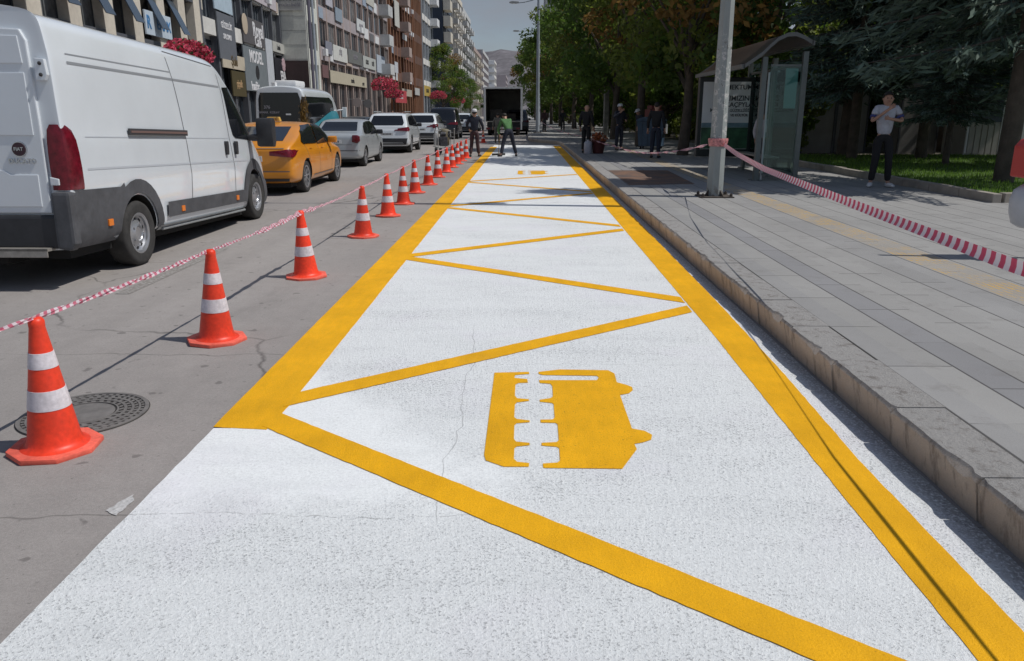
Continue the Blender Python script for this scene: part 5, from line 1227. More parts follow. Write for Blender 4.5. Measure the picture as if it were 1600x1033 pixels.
P = suv(.95, 4.7, 1.9, (.95, 3.8), .34); P['rear_glass'] = [(-.7, 1.2), (.7, 1.2), (.62, 1.72), (-.62, 1.72)]
car('parked_grey_van', 'dark grey van parked right of the open truck', 'van', (-.62, 64.0, 0), 0, mat('grey_blue_paint', (.10, .115, .14), .35, coat=.4), P)

# ------------------------------------------------------------ minibus (seen from the rear right)
def minibus():
    root = empty('minibus', (-9.75, 32.2, 0)); tag(root, 'white minibus with turquoise swoosh and big dark rear window in the left lane', 'minibus')
    TQ = mat('turquoise_paint', (.03, .28, .36), .35, var=(2, .08), coat=.4)
    def sec(y, zt, w=1.03, zb=.35):
        sc = (zt - .35) / 2.35
        P = [(0, .35), (.86, .35), (.99, .40), (1.0, .8), (1.0, 1.2), (.985, 1.7), (.95, 2.2), (.91, 2.46), (.84, 2.60), (.6, 2.68), (0, 2.72)]
        return [(x * w, y, zb + (z - .35) * sc) for x, z in P]
    st = [sec(0, 2.60, .97, .4), sec(.02, 2.66, 1.0), sec(.10, 2.69), sec(.6, 2.70), sec(3.2, 2.70), sec(4.6, 2.66), sec(5.2, 2.55, 1.02), sec(5.9, 1.95, 1.0), sec(6.4, 1.4, .95), sec(6.75, 1.05, .86), sec(6.8, .85, .82)]
    me = loft(st, [WHITE_CAR], 2); bv = bvh_of(me)
    body_obj(cut_wells(me, [(1.1, .36), (5.3, .36)], 1.03, .35, .42), root)
    decal(bv, [(-.88, 1.22), (.86, 1.22), (.82, 2.2), (.74, 2.42), (-.76, 2.42), (-.84, 2.2)], 'rear', 'rear_window', DARK_GLASS, root, .01, .1)
    decal(bv, [(.22, 1.05), (.22, 2.28), (4.2, 2.30), (4.7, 2.15), (4.9, 1.6), (4.5, 1.2), (2.2, 1.05)], 'x', 'side_window', DARK_GLASS, root, .01, .1, both=True)
    decal(bv, [(.0, .42), (.0, .98), (.8, 1.16), (2.0, 1.34), (3.2, 1.56), (4.2, 1.72), (5.2, 1.72), (5.9, 1.50), (6.0, .8), (5.9, .42)], 'x', 'swoosh', TQ, root, .022, .1, both=True)
    decal(bv, [(-.95, .5), (.95, .5), (.95, 1.1), (.2, 1.0), (-.95, 1.05)], 'rear', 'swoosh', TQ, root, .012, .1)
    s = MB(); s.box(-.45, .45, .9, 2.3, 2.68, 2.92); s.build('roof_unit', WHITE_PAINTED, root, bevel=.08, smooth=50)
    s = MB(); s.box(-.30, -.14, .06, .3, 2.68, 2.82); s.build('roof_lamp', WHITE_PAINTED, root, bevel=.02)
    for sg in (1, -1): 
        s = MB(); s.box(sg * .9 - .06, sg * .9 + .06, -.02, .04, .7, 1.1); s.build('tail_light', RED_LENS, root, bevel=.01)
        s = MB(); s.tube([(sg * .98, 5.6, 1.75), (sg * 1.28, 5.75, 1.8)], .03, 6); s.box(sg * 1.28 - .1, sg * 1.28 + .1, 5.7, 5.85, 1.45, 1.9); s.build('mirror', WHITE_PAINTED, root, bevel=.03)
    text('rear_letters', '376', .17, mat('letter_grey', (.25, .24, .27), .5), root, (-.52, -.016, 1.86), (R(88), 0, 0), .003, .02)
    text('rear_letters', 'MAMAK  KIZILAY', .11, mat('letter_grey'), root, (-.45, -.018, 1.66), (R(88), 0, 0), .003, .015)
    s = MB(); s.box(.22, .42, -.022, -.014, 1.56, 1.62); s.build('sticker', WHITE_PAINTED, root)
    s = MB(); s.box(-.9, .9, .2, 6.2, .25, .42); s.build('chassis', DARK, root)
    add_wheels(root, (1.1, 5.3), (.36, .36), .92, .36, .22, 'van')
minibus()
# ------------------------------------------------------------ box truck with open back
def truck():
    root = empty('box_truck', (-1.59, 59.5, 0)); tag(root, 'box truck with open cargo box at the far end of the white lane', 'truck')
    w, z0, z1, L_ = 1.36, .98, 3.42, 5.6
    fr = mat('box_alloy', (.52, .53, .52), .5, .2, var=(3, .1)); inn = mat('box_inside_ply', (.34, .33, .30), .8, var=(2, .2))
    s = MB(); s.box(-w, -w + .06, 0, L_, z0, z1); s.box(w - .06, w, 0, L_, z0, z1); s.box(-w + .06, w - .06, 0.001, L_, z1 - .06, z1 - .001); s.box(-w + .06, w - .06, L_ - .06, L_ - .001, z0 + .06, z1 - .061); s.build('cargo_box', fr, root)
    s = MB(); s.box(-w + .06, w - .06, .01, L_ - .07, z0 + .001, z0 + .059); s.build('cargo_floor', inn, root)
    s = MB(); s.box(-w + .061, -w + .075, .05, L_ - .07, z0 + .06, z1 - .07); s.box(w - .075, w - .061, .05, L_ - .07, z0 + .06, z1 - .07); s.box(-w + .08, w - .08, L_ - .09, L_ - .062, z0 + .06, z1 - .07); s.box(-w + .08, w - .08, .05, L_ - .1, z1 - .085, z1 - .064); s.build('cargo_lining', inn, root)
    s = MB(); s.box(-w - .03, -w + .08, -.03, .0, z0 - .55, z1 + .03); s.box(w - .08, w + .03, -.03, .0, z0 - .55, z1 + .03); s.box(-w + .08, w - .08, -.03, .0, z1 - .1, z1 + .03); s.build('rear_frame', WHITE_PAINTED, root, bevel=.008)
    for sg in (1, -1): MB().box(sg * (w + .03), sg * (w + .08), .02, 1.3, z0, z1 - .05).build('rear_door', fr, root)
    s = MB(); s.box(-1.0, -.1, 1.2, 2.6, z0 + .06, z0 + .9); s.box(.2, .9, 2, 3, z0 + .06, z0 + .6); s.build('cargo', mat('cargo_boxes', (.10, .085, .07), .8, var=(3, .4)), root, bevel=.02)
    s = MB(); s.box(-1.2, 1.2, .2, 7.2, .62, .96); s.box(-1.25, 1.25, -.02, .1, .42, .6); s.build('chassis', BLACK_PLASTIC, root, bevel=.01)
    for sg in (1, -1):
        s = MB(); s.box(sg * 1.1 - .14, sg * 1.1 + .14, -.04, -.021, .45, .57); s.build('tail_light', RED_LENS, root)
    s = MB(); s.prism([(5.75, .6), (5.75, 2.45), (6.0, 2.55), (6.9, 2.5), (7.3, 1.75), (7.6, 1.3), (7.65, .55)], -1.05, 1.05, 'x'); s.build('cab', WHITE_PAINTED, root, bevel=.06, smooth=40)
    s = MB(); s.box(-.25, .25, -.05, -.03, .5, .62); s.build('licence_plate', PLATE, root)
    add_wheels(root, (1.4, 6.6), (.42, .42), 1.05, .42, .28, 'van')
truck()
# ================================================================== buildings on the far side
FACE = -16.5
WIN_DARK = mat('window_glass', (.02, .026, .034), .08, spec=.7, var=(.8, .5))
WIN_CURT = mat('window_curtained', (.13, .135, .14), .25, var=(1.5, .5))
def building(name, label, x, y, rz, L_, depth, g, fh, nf, nb, wall, pier=.45, sill=.9, rec=.35, mull=2, frame=None, infill=None, top=1.2, balc=None, balc_m=None, roof_m=None, seed=1, pier_m=None, g_m=None, gw=True, side_win=False, cat='building'):
    """facade on local +x at x=0 running along +y; local origin at the near street corner"""
    rnd = random.Random(seed); root = empty(name, (x, y, .16), rz); tag(root, label, cat)
    H_ = g + nf * fh + top; frame = frame or WHITE_PAINTED
    MB().box(-depth, -rec, 0, L_, 0, H_ - .01).build('wall', wall, root)
    bay = L_ / nb
    s = MB()
    for i in range(nb + 1):
        c = min(max(i * bay, pier / 2), L_ - pier / 2); s.box(-rec - .001, 0, c - pier / 2, c + pier / 2, .003, H_)
    s.build('pier', pier_m or wall, root)
    s = MB()
    for f in range(nf):
        z = g + f * fh; s.box(-rec - .001, -.012, .002, L_ - .002, z - .28, z + sill)
    MB().box(-rec - .001, .10, -.02, L_ + .02, H_ - top, H_ - .02).build('cornice', infill or wall, root); s.build('spandrel', infill or wall, root)
    wm = {}
    cells = []
    for f in range(nf):
        for i in range(nb): cells.append((i * bay + pier / 2, (i + 1) * bay - pier / 2, g + f * fh + sill, g + (f + 1) * fh - .28))
    y0, y1, z0, z1 = cells[0][0], cells[0][1], 0, cells[0][3] - cells[0][2]; w = bay - pier
    s = MB(); t = .06
    s.box(-.06, 0, 0, w, 0, t); s.box(-.06, 0, 0, w, z1 - t, z1)
    for k in range(mull + 1): c = min(max(k * w / mull, t / 2), w - t / 2); s.box(-.06, .002, c - t / 2, c + t / 2, .001, z1 - .001)
    fm = s.mesh('window', [frame])
    s = MB(); s.box(-.04, -.03, t, w - t, t, z1 - t); pm = s.mesh('pane', [WIN_DARK]); pm2 = pm.copy(); pm2.materials[0] = WIN_CURT
    for n_, (a, b, c, d) in enumerate(cells[:100]):
        e = link(bpy.data.objects.new('window', fm), root); e.location = (-rec + .12, a, c)
        link(bpy.data.objects.new('pane', pm2 if rnd.random() < .3 else pm), e)
    if balc:
        for f in range(nf):
            for i in balc:
                a, b = i * bay, (i + 1) * bay; z = g + f * fh
                s = MB(); s.box(0.002, 1.15, a + .05, b - .05, z - .2, z); s.box(1.05, 1.15, a + .05, b - .05, z + .001, z + .95); s.box(.003, 1.049, a + .05, a + .12, z + .001, z + .95); s.box(.003, 1.049, b - .12, b - .05, z + .001, z + .95)
                s.build('balcony', balc_m or WHITE_PAINTED, root)
    if gw:
        s = MB(); s.box(-rec + .02, -rec + .06, pier, L_ - pier, .1, g - .5); s.build('shop_window', WIN_DARK, root)
        s = MB()
        for i in range(nb * 2 + 1): c = min(max(i * bay / 2, .4), L_ - .4); s.box(-rec + .061, -rec + .12, c - .05, c + .05, .1, g - .5)
        s.build('shop_mullion', g_m or frame, root)
    if side_win:
        for f in range(nf):
            for k in range(3):
                c = -depth * (k + 1) / 4
                s = MB(); s.box(c - .7, c + .7, -.05, -.002, g + f * fh + sill, g + (f + 1) * fh - .5); s.build('side_window', WIN_DARK, root)
    MB().box(-depth * .7, -depth * .4, L_ * .3, L_ * .6, H_, H_ + 2.2).build('roof_hut', roof_m or wall, root)
    return root
stone = lambda n, c=(.2, .2, .2), r=.8: mat(n, c, r, var=(.7, .12), var2=(6, .08), bump=(25, .15, .01))
BEIGE = stone('beige_stone', (.58, .53, .45)); ENDW = stone('pale_end_panel', (.62, .63, .58)); DGREY = stone('anthracite_panel', (.095, .10, .115), .5); TAN = stone('tan_brown_render', (.37, .295, .265)); BRICK = stone('rust_brick', (.28, .13, .09))
PALE = stone('pale_render', (.62, .61, .58)); CREAM = stone('cream_render', (.58, .54, .46)); MAUVE = stone('mauve_render', (.36, .32, .33)); NAVYB = stone('navy_tower_panel', (.028, .038, .058), .35); LGREY = stone('light_grey_render', (.48, .49, .49)); REDF = mat('red_frame', (.16, .045, .04), .5)
a4 = R(4)
def pa(px): return -14.025 / ((px - 820) / 1267 + .07)     # street position on the angled facade, from its bearing
def ua(yy): return (yy - 18.5) / math.cos(a4)
building('dark_pier_building', 'dark office block with beige stone columns and tilted open windows behind the white van', -15.32, 18.5, a4, 25.3, 14, 3.9, 3.3, 4, 9, DGREY, .95, .7, .5, 2, mat('frame_dark', (.06, .065, .07), .4), DGREY, pier_m=BEIGE, seed=4)
rA = building('glass_front_building', 'grey office block with white band and shop boards left of the blank side wall', -17.085, 43.76, a4, 18.7, 14, 5.9, 2.85, 4, 7, LGREY, .30, .55, .4, 4, mat('frame_grey', (.20, .22, .24), .4), PALE, pier_m=DGREY, seed=5)
# open tilted sashes on the first block
op = bpy.data.objects['dark_pier_building']
for i in range(1, 9):
    for f in (0, 1):
        s = MB(); M = Matrix.Translation((-.30, i * 25.3 / 9 - 1.35, 3.9 + f * 3.3 + 2.95)) @ Matrix.Rotation(R(-24), 4, 'Y'); s.box(-.02, .02, 0, .85, -1.9, 0, 0, M); s.build('open_sash', mat('sash_glass', (.05, .07, .095), .12, spec=.7), op)
# protruding beige end wall and the long brown block
rB = building('beige_end_building', 'pale panelled building whose blank side wall faces the camera', FACE, 62.5, 0, 3.6, 14, 5.4, 3.1, 4, 1, ENDW, .5, .8, .3, 2, gw=False, g_m=TAN, seed=6)
s = MB()
for k in range(12): s.box(-6, -.02, -.012, -.002, 5.4 + k * 1.02, 5.415 + k * 1.02)
for x in (-1.9,): s.box(x - .006, x + .006, -.012, -.002, 5.4, 18)
s.build('panel_joint', SEAM, rB)
MB().box(-6, -.0, -.04, -.003, .0, 5.3).build('dark_base', stone('dark_brown_panel', (.06, .04, .04)), rB)
MB().tube([(.25, .2, .0), (.25, .2, 19)], .12, 8).build('downpipe', mat('pipe_mauve', (.14, .13, .17), .5), rB)
building('brown_flats', 'long block of flats with brown columns, dark windows and rows of shop boards', FACE, 66.2, 0, 33.6, 14, 5.9, 3.15, 6, 11, TAN, .30, .75, .28, 3, mat('frame_tan', (.42, .36, .33), .5), MAUVE, pier_m=TAN, balc=(9,), balc_m=LGREY, seed=7)
building('brick_flats', 'rust red block of flats with brown vertical fins next to the long brown block', FACE + .3, 99.8, 0, 20, 14, 5.6, 3.1, 6, 8, BRICK, .45, .8, .35, 2, REDF, stone('rust_dark', (.13, .07, .055)), pier_m=stone('brown_fin', (.23, .11, .06)), balc=(3,), balc_m=TAN, seed=8)
building('brown_tower_flats', 'dark brown flats with many narrow fins before the white bay windows', FACE + .45, 119.8, 0, 8.6, 14, 5.6, 3.1, 6, 6, TAN, .45, .8, .6, 1, REDF, stone('dark_brown_panel'), pier_m=stone('brown_fin'), seed=9)
building('white_bay_building', 'narrow building with white framed glazed bays and a yellow shop front', FACE + .6, 128.4, 0, 15, 14, 5.8, 3.3, 5, 4, stone('grey_blue_render', (.30, .33, .36)), .35, .6, .3, 2, WHITE_PAINTED, PALE, balc=(3,), balc_m=WHITE_PAINTED, seed=10)
building('navy_tower', 'tall dark navy tower rising behind the street trees', FACE + .2, 165, 0, 19, 18, 5, 3.4, 9, 6, NAVYB, .3, 1.0, .2, 2, NAVYB, NAVYB, seed=11)
s = MB()
for k in range(9): s.box(.1, 1.5, .2, 5, 6 + k * 3.0, 7.9 + k * 3.0)
s.build('corner_balcony', CREAM, bpy.data.objects['navy_tower'])
building('tall_pale_flats', 'tall pale flats with a slanting white roof edge beyond the navy tower', FACE + .2, 188, 0, 28, 14, 5, 3.2, 7, 8, PALE, .5, .9, .4, 2, MAUVE, CREAM, balc=(0, 2, 4, 6), balc_m=PALE, roof_m=WHITE_PAINTED, seed=12)
building('olive_grey_flats', 'tall olive grey flats with stacked dark balconies', FACE + .2, 218, 0, 30, 14, 5, 3.1, 7, 8, stone('olive_grey', (.26, .28, .24)), .5, 1.0, .5, 2, LGREY, LGREY, balc=(0, 1, 3, 5, 7), balc_m=LGREY, seed=13)
building('mid_beige_flats', 'lower beige flats with a red brown roof in the distance', FACE + .2, 262, 0, 45, 14, 5, 3.1, 5, 9, CREAM, .6, 1.0, .5, 2, TAN, TAN, balc=(0, 2, 5, 7), balc_m=CREAM, roof_m=stone('roof_red', (.25, .14, .11)), seed=14)
building('mauve_flats', 'mauve grey flats in the distance, second before the striped white block', FACE + .2, 318, 0, 50, 14, 5, 3.1, 6, 9, MAUVE, .6, 1.0, .5, 2, TAN, LGREY, seed=15)
b = building('striped_white_flats', 'far white banded block of flats with dark window strips facing the camera', -16.0, 430, 0, 30, 19, 5, 3.6, 6, 5, PALE, .6, 1.0, .5, 2, seed=16)
s = MB()
for k in range(6): s.box(-19, 0, -.9, -.002, 6 + k * 3.9, 8 + k * 3.9)
s.build('white_balcony_band', WHITE_PAINTED, b)
building('far_grey_flats', 'farthest grey flats at the end of the street below the hill', -14.0, 600, 0, 60, 25, 5, 3.6, 6, 8, MAUVE, .6, 1.0, .5, 2, seed=17)
building('park_side_tower', 'grey tower showing above the trees behind the slim lamp pole', 30, 165, 0, 18, 26, 5, 3.5, 10, 5, LGREY, .5, 1, .4, 2, NAVYB, LGREY, seed=18)

# coloured infill boards, blinds and air conditioners between the columns (parts of the flats)
for bn, L_, nb, g, fh, nf, sd in (('brown_flats', 33.6, 11, 5.9, 3.15, 6, 9), ('brick_flats', 20, 8, 5.6, 3.1, 6, 4), ('glass_front_building', 18.7, 7, 5.9, 2.85, 4, 5)):
    rn = random.Random(sd); ob = bpy.data.objects[bn]; bay = L_ / nb
    for f in range(nf):
        for i in range(nb):
            u = rn.random(); z = g + f * fh
            if u < .30:
                c = rn.choice([(.58, .59, .60), (.26, .06, .045), (.30, .36, .44), (.14, .14, .15), (.46, .38, .32), (.66, .67, .68)]); a = i * bay + .3
                MB().box(-.012 + .0, .05, a, a + (bay - .6) * rn.uniform(.45, 1), z - .22, z + rn.uniform(.5, .85)).build('bay_board', mat('board_%d' % int(c[0] * 1000), c, .6, var=(3, .1)), ob)
            elif u < .5:
                a = i * bay + rn.uniform(.4, bay - 1.3); s = MB(); s.box(.0, .30, a, a + .75, z + .05, z + .6); s.build('air_conditioner', WHITE_PAINTED, ob, bevel=.02)
            elif u < .68:
                a = i * bay + .35; MB().box(-.30, -.26, a, a + (bay - .7) * .5, z + .95, z + fh - .3).build('blind', mat('blind_%d' % (i % 3), ((.5, .47, .4), (.3, .09, .07), (.45, .46, .48))[i % 3], .7), ob)
# ---- shop signs (each its own thing); plane x=X, along +y
def sign(yc, zc, w, h_, col, label, X=FACE, lines=(), ink=INK, rz=0.0, out=.12, name='shop_sign', extra=None):
    root = empty(name, (X + out, yc, zc), rz); tag(root, label, 'sign')
    s = MB(); s.box(-.08, 0, -w / 2, w / 2, -h_ / 2, h_ / 2); s.build('sign_board', col if not isinstance(col, tuple) else mat('sign_%s' % '_'.join(str(int(c * 100)) for c in col), col, .55, var=(3, .08)), root, bevel=.01)
    for (t, sz, dy, dz, *r_) in lines:
        text('sign_letters', t, sz, r_[0] if r_ else ink, root, (.006, dy, dz), (R(90), 0, R(90)), .012, .025, sx=(r_[1] if len(r_) > 1 else 1))
    return root
Wt = mat('sign_letter_white', (.70, .70, .72), .5)
BLU = mat('sign_letter_blue', (.06, .20, .42), .5); GOLD = mat('sign_gold', (.45, .30, .16), .5)
def asign(px0, px1, z0, z1, col, label, **k):
    y0, y1 = pa(px0), pa(px1); yc = (y0 + y1) / 2; X = -18.4 + (62.5 - yc) * .07
    return sign(yc, (z0 + z1) / 2, y1 - y0, z1 - z0, col, label, X=X, rz=a4, **k)
zf = lambda py, Y: 1.67 + (175 - py) / 1267 * Y
asign(236, 275, 4.95, 5.95, (.50, .58, .66), 'white and blue office sign below the open windows above the van roof', lines=[('R', .75, -1.2, 0, BLU), ('EMAX', .62, .55, 0, BLU)])
asign(345, 372, 7.2, 9.2, (.42, .52, .60), 'light blue poster high on the dark pier', lines=[('DENTAL', .35, 0, .5, BLU), ('KLİNİK', .32, 0, 0, BLU)])
asign(347, 373, 4.6, 7.1, (.13, .14, .16), 'grey printed banner with pale portraits on the dark pier', lines=[('GÜZELLİK', .45, 0, .6, Wt), ('SALONU', .4, 0, 0, Wt)])
asign(350, 384, 4.15, 4.95, (.52, .46, .36), 'cream shop board with brown flourish beside the hotel like grey front', lines=[('Şule', .7, 0, .02, mat('flourish_brown', (.10, .07, .03), .6))])
asign(362, 383, 2.6, 4.05, (.07, .055, .02), 'dark olive shop window poster with red corner', lines=[('çiçek', .6, 0, 0, GOLD)])
o = asign(383, 418, 3.0, 5.7, (.17, .195, .21), 'tall grey shop board reading MODEL', lines=[('MODEL', 1.05, .2, .75, Wt, .95), ('kuaför', .75, -.6, -1.05, Wt)])
MB().lathe([(.45, .0), (.45, .02)], 20, (0, .2, -.15), 'x').build('round_logo', INK, o)
o = asign(386, 418, 5.9, 7.5, (.10, .095, .10), 'dark board with round cream and silver lettering above the MODEL board', lines=[('Royal', 1.2, 1.0, .15, Wt), ('Café', .9, .8, -.55, Wt)])
s = MB(); s.lathe([(.62, 0), (.62, .03), (.5, .04), (0, .05)], 24, (0, -2.2, .3), 'x'); s.build('round_emblem', mat('emblem_cream', (.5, .42, .32), .5), o)
asign(419, 429, 3.2, 6.6, (.50, .53, .57), 'white pillar board with grey print between the grey and the black boards')
asign(430, 447, 5.9, 6.6, (.45, .45, .42), 'small pale board with dark script under the glazed strip', lines=[('Lavin', .5, 0, 0)])
o = asign(431, 457, 3.3, 5.5, (.018, .018, .025), 'black shop board with a pink flower emblem and white letters EBA', lines=[('EBA', .95, -.4, -.15, Wt), ("'OSM", .8, 2.1, -.5, Wt)])
s = MB()
for k in range(8):
    t = k * math.pi / 4; s.lathe([(.20, 0), (.20, .03)], 10, (.004, -.1 + .36 * math.cos(t), .72 + .30 * math.sin(t)), 'x')
s.lathe([(.26, .0), (.26, .035)], 14, (.004, -.1, .72), 'x'); s.build('flower_emblem', mat('emblem_pink', (.55, .40, .44), .5), o)
# the white band's boards and the sign on the end wall
asign(388, 440, 8.75, 9.55, (.50, .46, .49), 'pale pink board with grey letters on the white band', lines=[('AVUKAT', .55, -2.2, 0, mat('letter_grey')), ('HUKUK', .55, 2.0, 0, mat('letter_grey'))])
root = empty('wall_sign', (-17.55, 62.42, 9.95)); tag(root, 'white sign with black letters RÜA DENT high on the beige end wall', 'sign')
MB().box(-.95, .95, -.06, 0, -.95, .75).build('sign_board', mat('wall_sign_board', (.46, .46, .44), .6, var=(3, .05)), root)
text('sign_letters', 'RÜA DENT', .40, INK, root, (0, -.062, -.12), (R(90), 0, 0), .01, .03); text('sign_letters', 'POLİKLİNİĞİ', .26, mat('letter_grey'), root, (0, -.062, -.58), (R(90), 0, 0), .01, .02); text('sign_letters', 'ÖZEL', .22, mat('letter_grey'), root, (0, -.062, .4), (R(90), 0, 0), .01, .02)
fascia = (.47, .43, .33)
o = sign(76.7, 4.6, 15.6, 1.0, fascia, 'long cream shop fascia with short black words on the brown block', lines=[('moda', .62, 1.0, -.05), ('çarşı', .5, 6.0, -.15)])
for yc, zc, w, hh, col, lab, ln in [
    (67.3, 4.9, 2.0, 1.0, (.16, .09, .09), 'short dark red fascia just right of the beige wall', []),
    (73.2, 6.65, 5.4, 1.25, (.60, .61, .58), 'white first floor board with grey print, leftmost on the brown block', [('DİŞ', .6, 0, .1, mat('letter_grey'))]),
    (69.0, 6.85, 2.2, 1.0, (.22, .23, .28), 'small grey blue board left of the white first floor board', []),
    (79.5, 6.75, 6.4, 1.2, (.15, .155, .15), 'dark grey first floor board with pale print', [('EĞİTİM', .5, 0, 0, mat('letter_grey'))]),
    (86.8, 6.65, 7.0, 1.15, (.44, .46, .44), 'pale first floor board with two dark words', [('KURS', .6, -1.5, 0), ('OFİS', .6, 1.7, 0)]),
    (93.6, 6.9, 5.2, 1.9, (.42, .47, .53), 'light blue first floor board with window behind', []),
    (73.4, 9.9, 2.6, 1.1, (.26, .32, .38), 'blue grey second floor board', []),
    (70.0, 10.9, 2.3, 1.4, (.45, .45, .50), 'white tilted second floor board near the beige wall', [('FİZİK', .4, 0, 0)]),
    (83.0, 9.95, 4.0, 1.15, (.58, .60, .60), 'white second floor board in the middle of the brown block', [('AKADEMİ', .42, 0, 0, mat('letter_grey'))]),
    (88.6, 13.6, 4.4, 2.1, (.50, .49, .44), 'cream third floor board with thin upright letters', [('VİZYON', .6, 0, .2, mat('letter_grey'))]),
    (103.5, 13.4, 3.6, 3.0, (.52, .52, .48), 'white striped upright board on the rust red block', []),
    (109.5, 11.2, 3.6, .7, (.55, .56, .56), 'white ledge board on the rust red block', []),
    (101.5, 7.0, 2.4, 1.3, (.50, .53, .56), 'white first floor board at the start of the rust red block', []),
    (110.0, 4.2, 9.0, .9, (.40, .36, .30), 'beige fascia of the rust red block', []),
    (133.0, 5.0, 8.5, 1.6, (.42, .30, .07), 'mustard yellow fascia under the white bays', [('LOKANTA', .8, 0, 0)]),
    (120.5, 4.6, 5.0, 1.0, (.42, .43, .42), 'pale fascia under the dark brown flats', [])]:
    sign(yc, zc, w, hh, col, lab, X=FACE + (.0 if yc < 99 else .5), lines=ln)
o = sign(92.5, 4.3, 2.2, 1.5, (.02, .02, .03), 'black square shop board hanging out over the pavement', out=1.0)
# round hanging signs, awnings
for yc, zc, lab in ((75.5, 2.55, 'round pale hanging sign over the shop door, left one'), (80.6, 2.5, 'round grey hanging sign over the shop door, right one')):
    root = empty('round_sign', (FACE + .9, yc, zc)); tag(root, lab, 'sign'); MB().lathe([(.42, -.04), (.42, .04)], 24, axis='y').build('disc', mat('sign_disc_pale' if yc < 78 else 'sign_disc_grey', (.42, .36, .34) if yc < 78 else (.22, .22, .22), .5), root); MB().tube([(-.9, 0, .3), (-.3, 0, .3)], .02, 6).build('bracket', STEEL, root)
o = sign(101.5, 3.55, 9.0, 1.5, (.40, .05, .06), 'red shop awning board behind the big flower basket', out=1.1, lines=[('MARKET', .8, 0, 0, Wt)])
# flower baskets on posts along the opposite kerb
def basket(x, y, zc, r, label, seed):
    root = empty('flower_post', (x, y, .16)); tag(root, label, 'flower basket', 'flower posts along the opposite kerb')
    MB().tube([(0, 0, 0), (0, 0, zc - .1)], .05, 8).build('post', BLACK_PLASTIC, root)
    MB().lathe([(.1, zc - .55), (r * .62, zc - .25), (r * .7, zc - .05), (r * .6, zc - .05)], 16).build('bowl', BLACK_PLASTIC, root)
    s = MB(); rn = random.Random(seed)
    for k in range(1500):
        a = rn.uniform(0, 6.283); u = rn.uniform(-.55, 1); q = rn.uniform(.72, 1.05) * r; cz = math.sqrt(max(0, 1 - u * u)) * (1 + .16 * math.sin(3 * a + seed))
        c = Vector((q * cz * math.cos(a), q * cz * math.sin(a), zc + q * u * .62 - .1 * r))
        d = Vector((rn.gauss(0, 1), rn.gauss(0, 1), rn.gauss(0, 1))).normalized(); e = d.cross(Vector((rn.gauss(0, 1), rn.gauss(0, 1), rn.gauss(0, 1)))).normalized(); z_ = rn.uniform(.05, .09)
        s.add([c - d * z_, c - e * z_ * .8, c + d * z_, c + e * z_ * .8], [(0, 1, 2, 3)], 0 if rn.random() < .84 else 1)
    s.build('blossom', [mat('petunia_pink', (.56, .07, .13), .7, island=.4, trans=((.7, .1, .15), .25)), mat('petunia_leaf', (.05, .09, .03), .8, island=.5)], root, fix=False)
for i, (y, zc, r, lab) in enumerate(((29.8, 3.60, .86, 'nearest pink flower basket, showing above the roof of the white van'), (71.0, 3.85, 1.15, 'large pink flower basket in front of the red awning'), (76.5, 3.2, .85, 'lower pink flower basket right beside the large one'), (116, 3.85, 1.15, 'pink flower basket left of the distant street tree'), (151, 3.7, 1.3, 'farthest pink flower basket beyond the black people carrier'))):
    basket(-12.35, y, zc, r, lab, i)
# things on the opposite pavement
for i, (y, m_, l_) in enumerate(((57, NAVY, 'person in navy on the opposite pavement beside the minibus'), (83, LBLUE, 'person in light blue at the shop windows'), (90, DKGREY, 'person in dark grey passing the shop windows'))):
    person((-13.6, y, .16), R(90 * i), l_, m_, DKGREY, 1.74, hands=False)
for y in (50.6,):
    root = empty('pavement_pole', (-12.9, y, .16)); tag(root, 'slim grey pole on the opposite pavement ' + 'at the right end of the beige wall', 'pole'); MB().tube([(0, 0, 0), (0, 0, 11)], [.09, .06], 10).build('pole', GREYPOLE, root)

# ================================================================== trees
def leaf_mesh(name, centres, radii, per, size, mats, mi, squash=.8, seed=0, droop=0.0):
    rs = np.random.RandomState(seed); V = []; M_ = []
    for c, r, m in zip(centres, radii, mi):
        n = max(20, int(per * (r ** 1.6))); d = rs.normal(size=(n, 3)); d /= np.linalg.norm(d, axis=1)[:, None]
        rad = rs.uniform(.25, 1.05, n) ** .6 * r; p = d * rad[:, None]; p[:, 2] *= squash; p += c
        a = rs.normal(size=(n, 3)); a /= np.linalg.norm(a, axis=1)[:, None]; b = np.cross(a, rs.normal(size=(n, 3))); b /= np.linalg.norm(b, axis=1)[:, None]
        s_ = rs.uniform(.6, 1.25, n)[:, None] * size
        q = np.stack([p - a * s_, p - b * s_ * .55, p + a * s_, p + b * s_ * .55], 1); V.append(q.reshape(-1, 3)); M_.append(np.full(n, m))
    V = np.concatenate(V); M_ = np.concatenate(M_); n = len(M_)
    me = bpy.data.meshes.new(name); me.vertices.add(n * 4); me.vertices.foreach_set('co', V.ravel())
    me.loops.add(n * 4); me.loops.foreach_set('vertex_index', np.arange(n * 4)); me.polygons.add(n)
    me.polygons.foreach_set('loop_start', np.arange(n) * 4); me.polygons.foreach_set('loop_total', np.full(n, 4)); me.polygons.foreach_set('material_index', M_)
    for m in mats: me.materials.append(m)
    me.update(); me.validate(); return me
LEAF = mat('leaf_green', (.062, .100, .024), .75, island=.55, trans=((.16, .28, .04), .42)); LEAF2 = mat('leaf_olive', (.10, .125, .030), .75, island=.5, trans=((.26, .33, .05), .42))
LEAFO = mat('leaf_autumn', (.20, .12, .03), .75, island=.5, trans=((.32, .19, .05), .35)); BARK = mat('bark', (.085, .07, .055), .9, var=(5, .3), bump=(25, .8, .02))
NEEDLE = mat('spruce_needle', (.062, .098, .072), .8, island=.5); NEEDLE2 = mat('spruce_needle_tip', (.10, .145, .11), .8, island=.4)
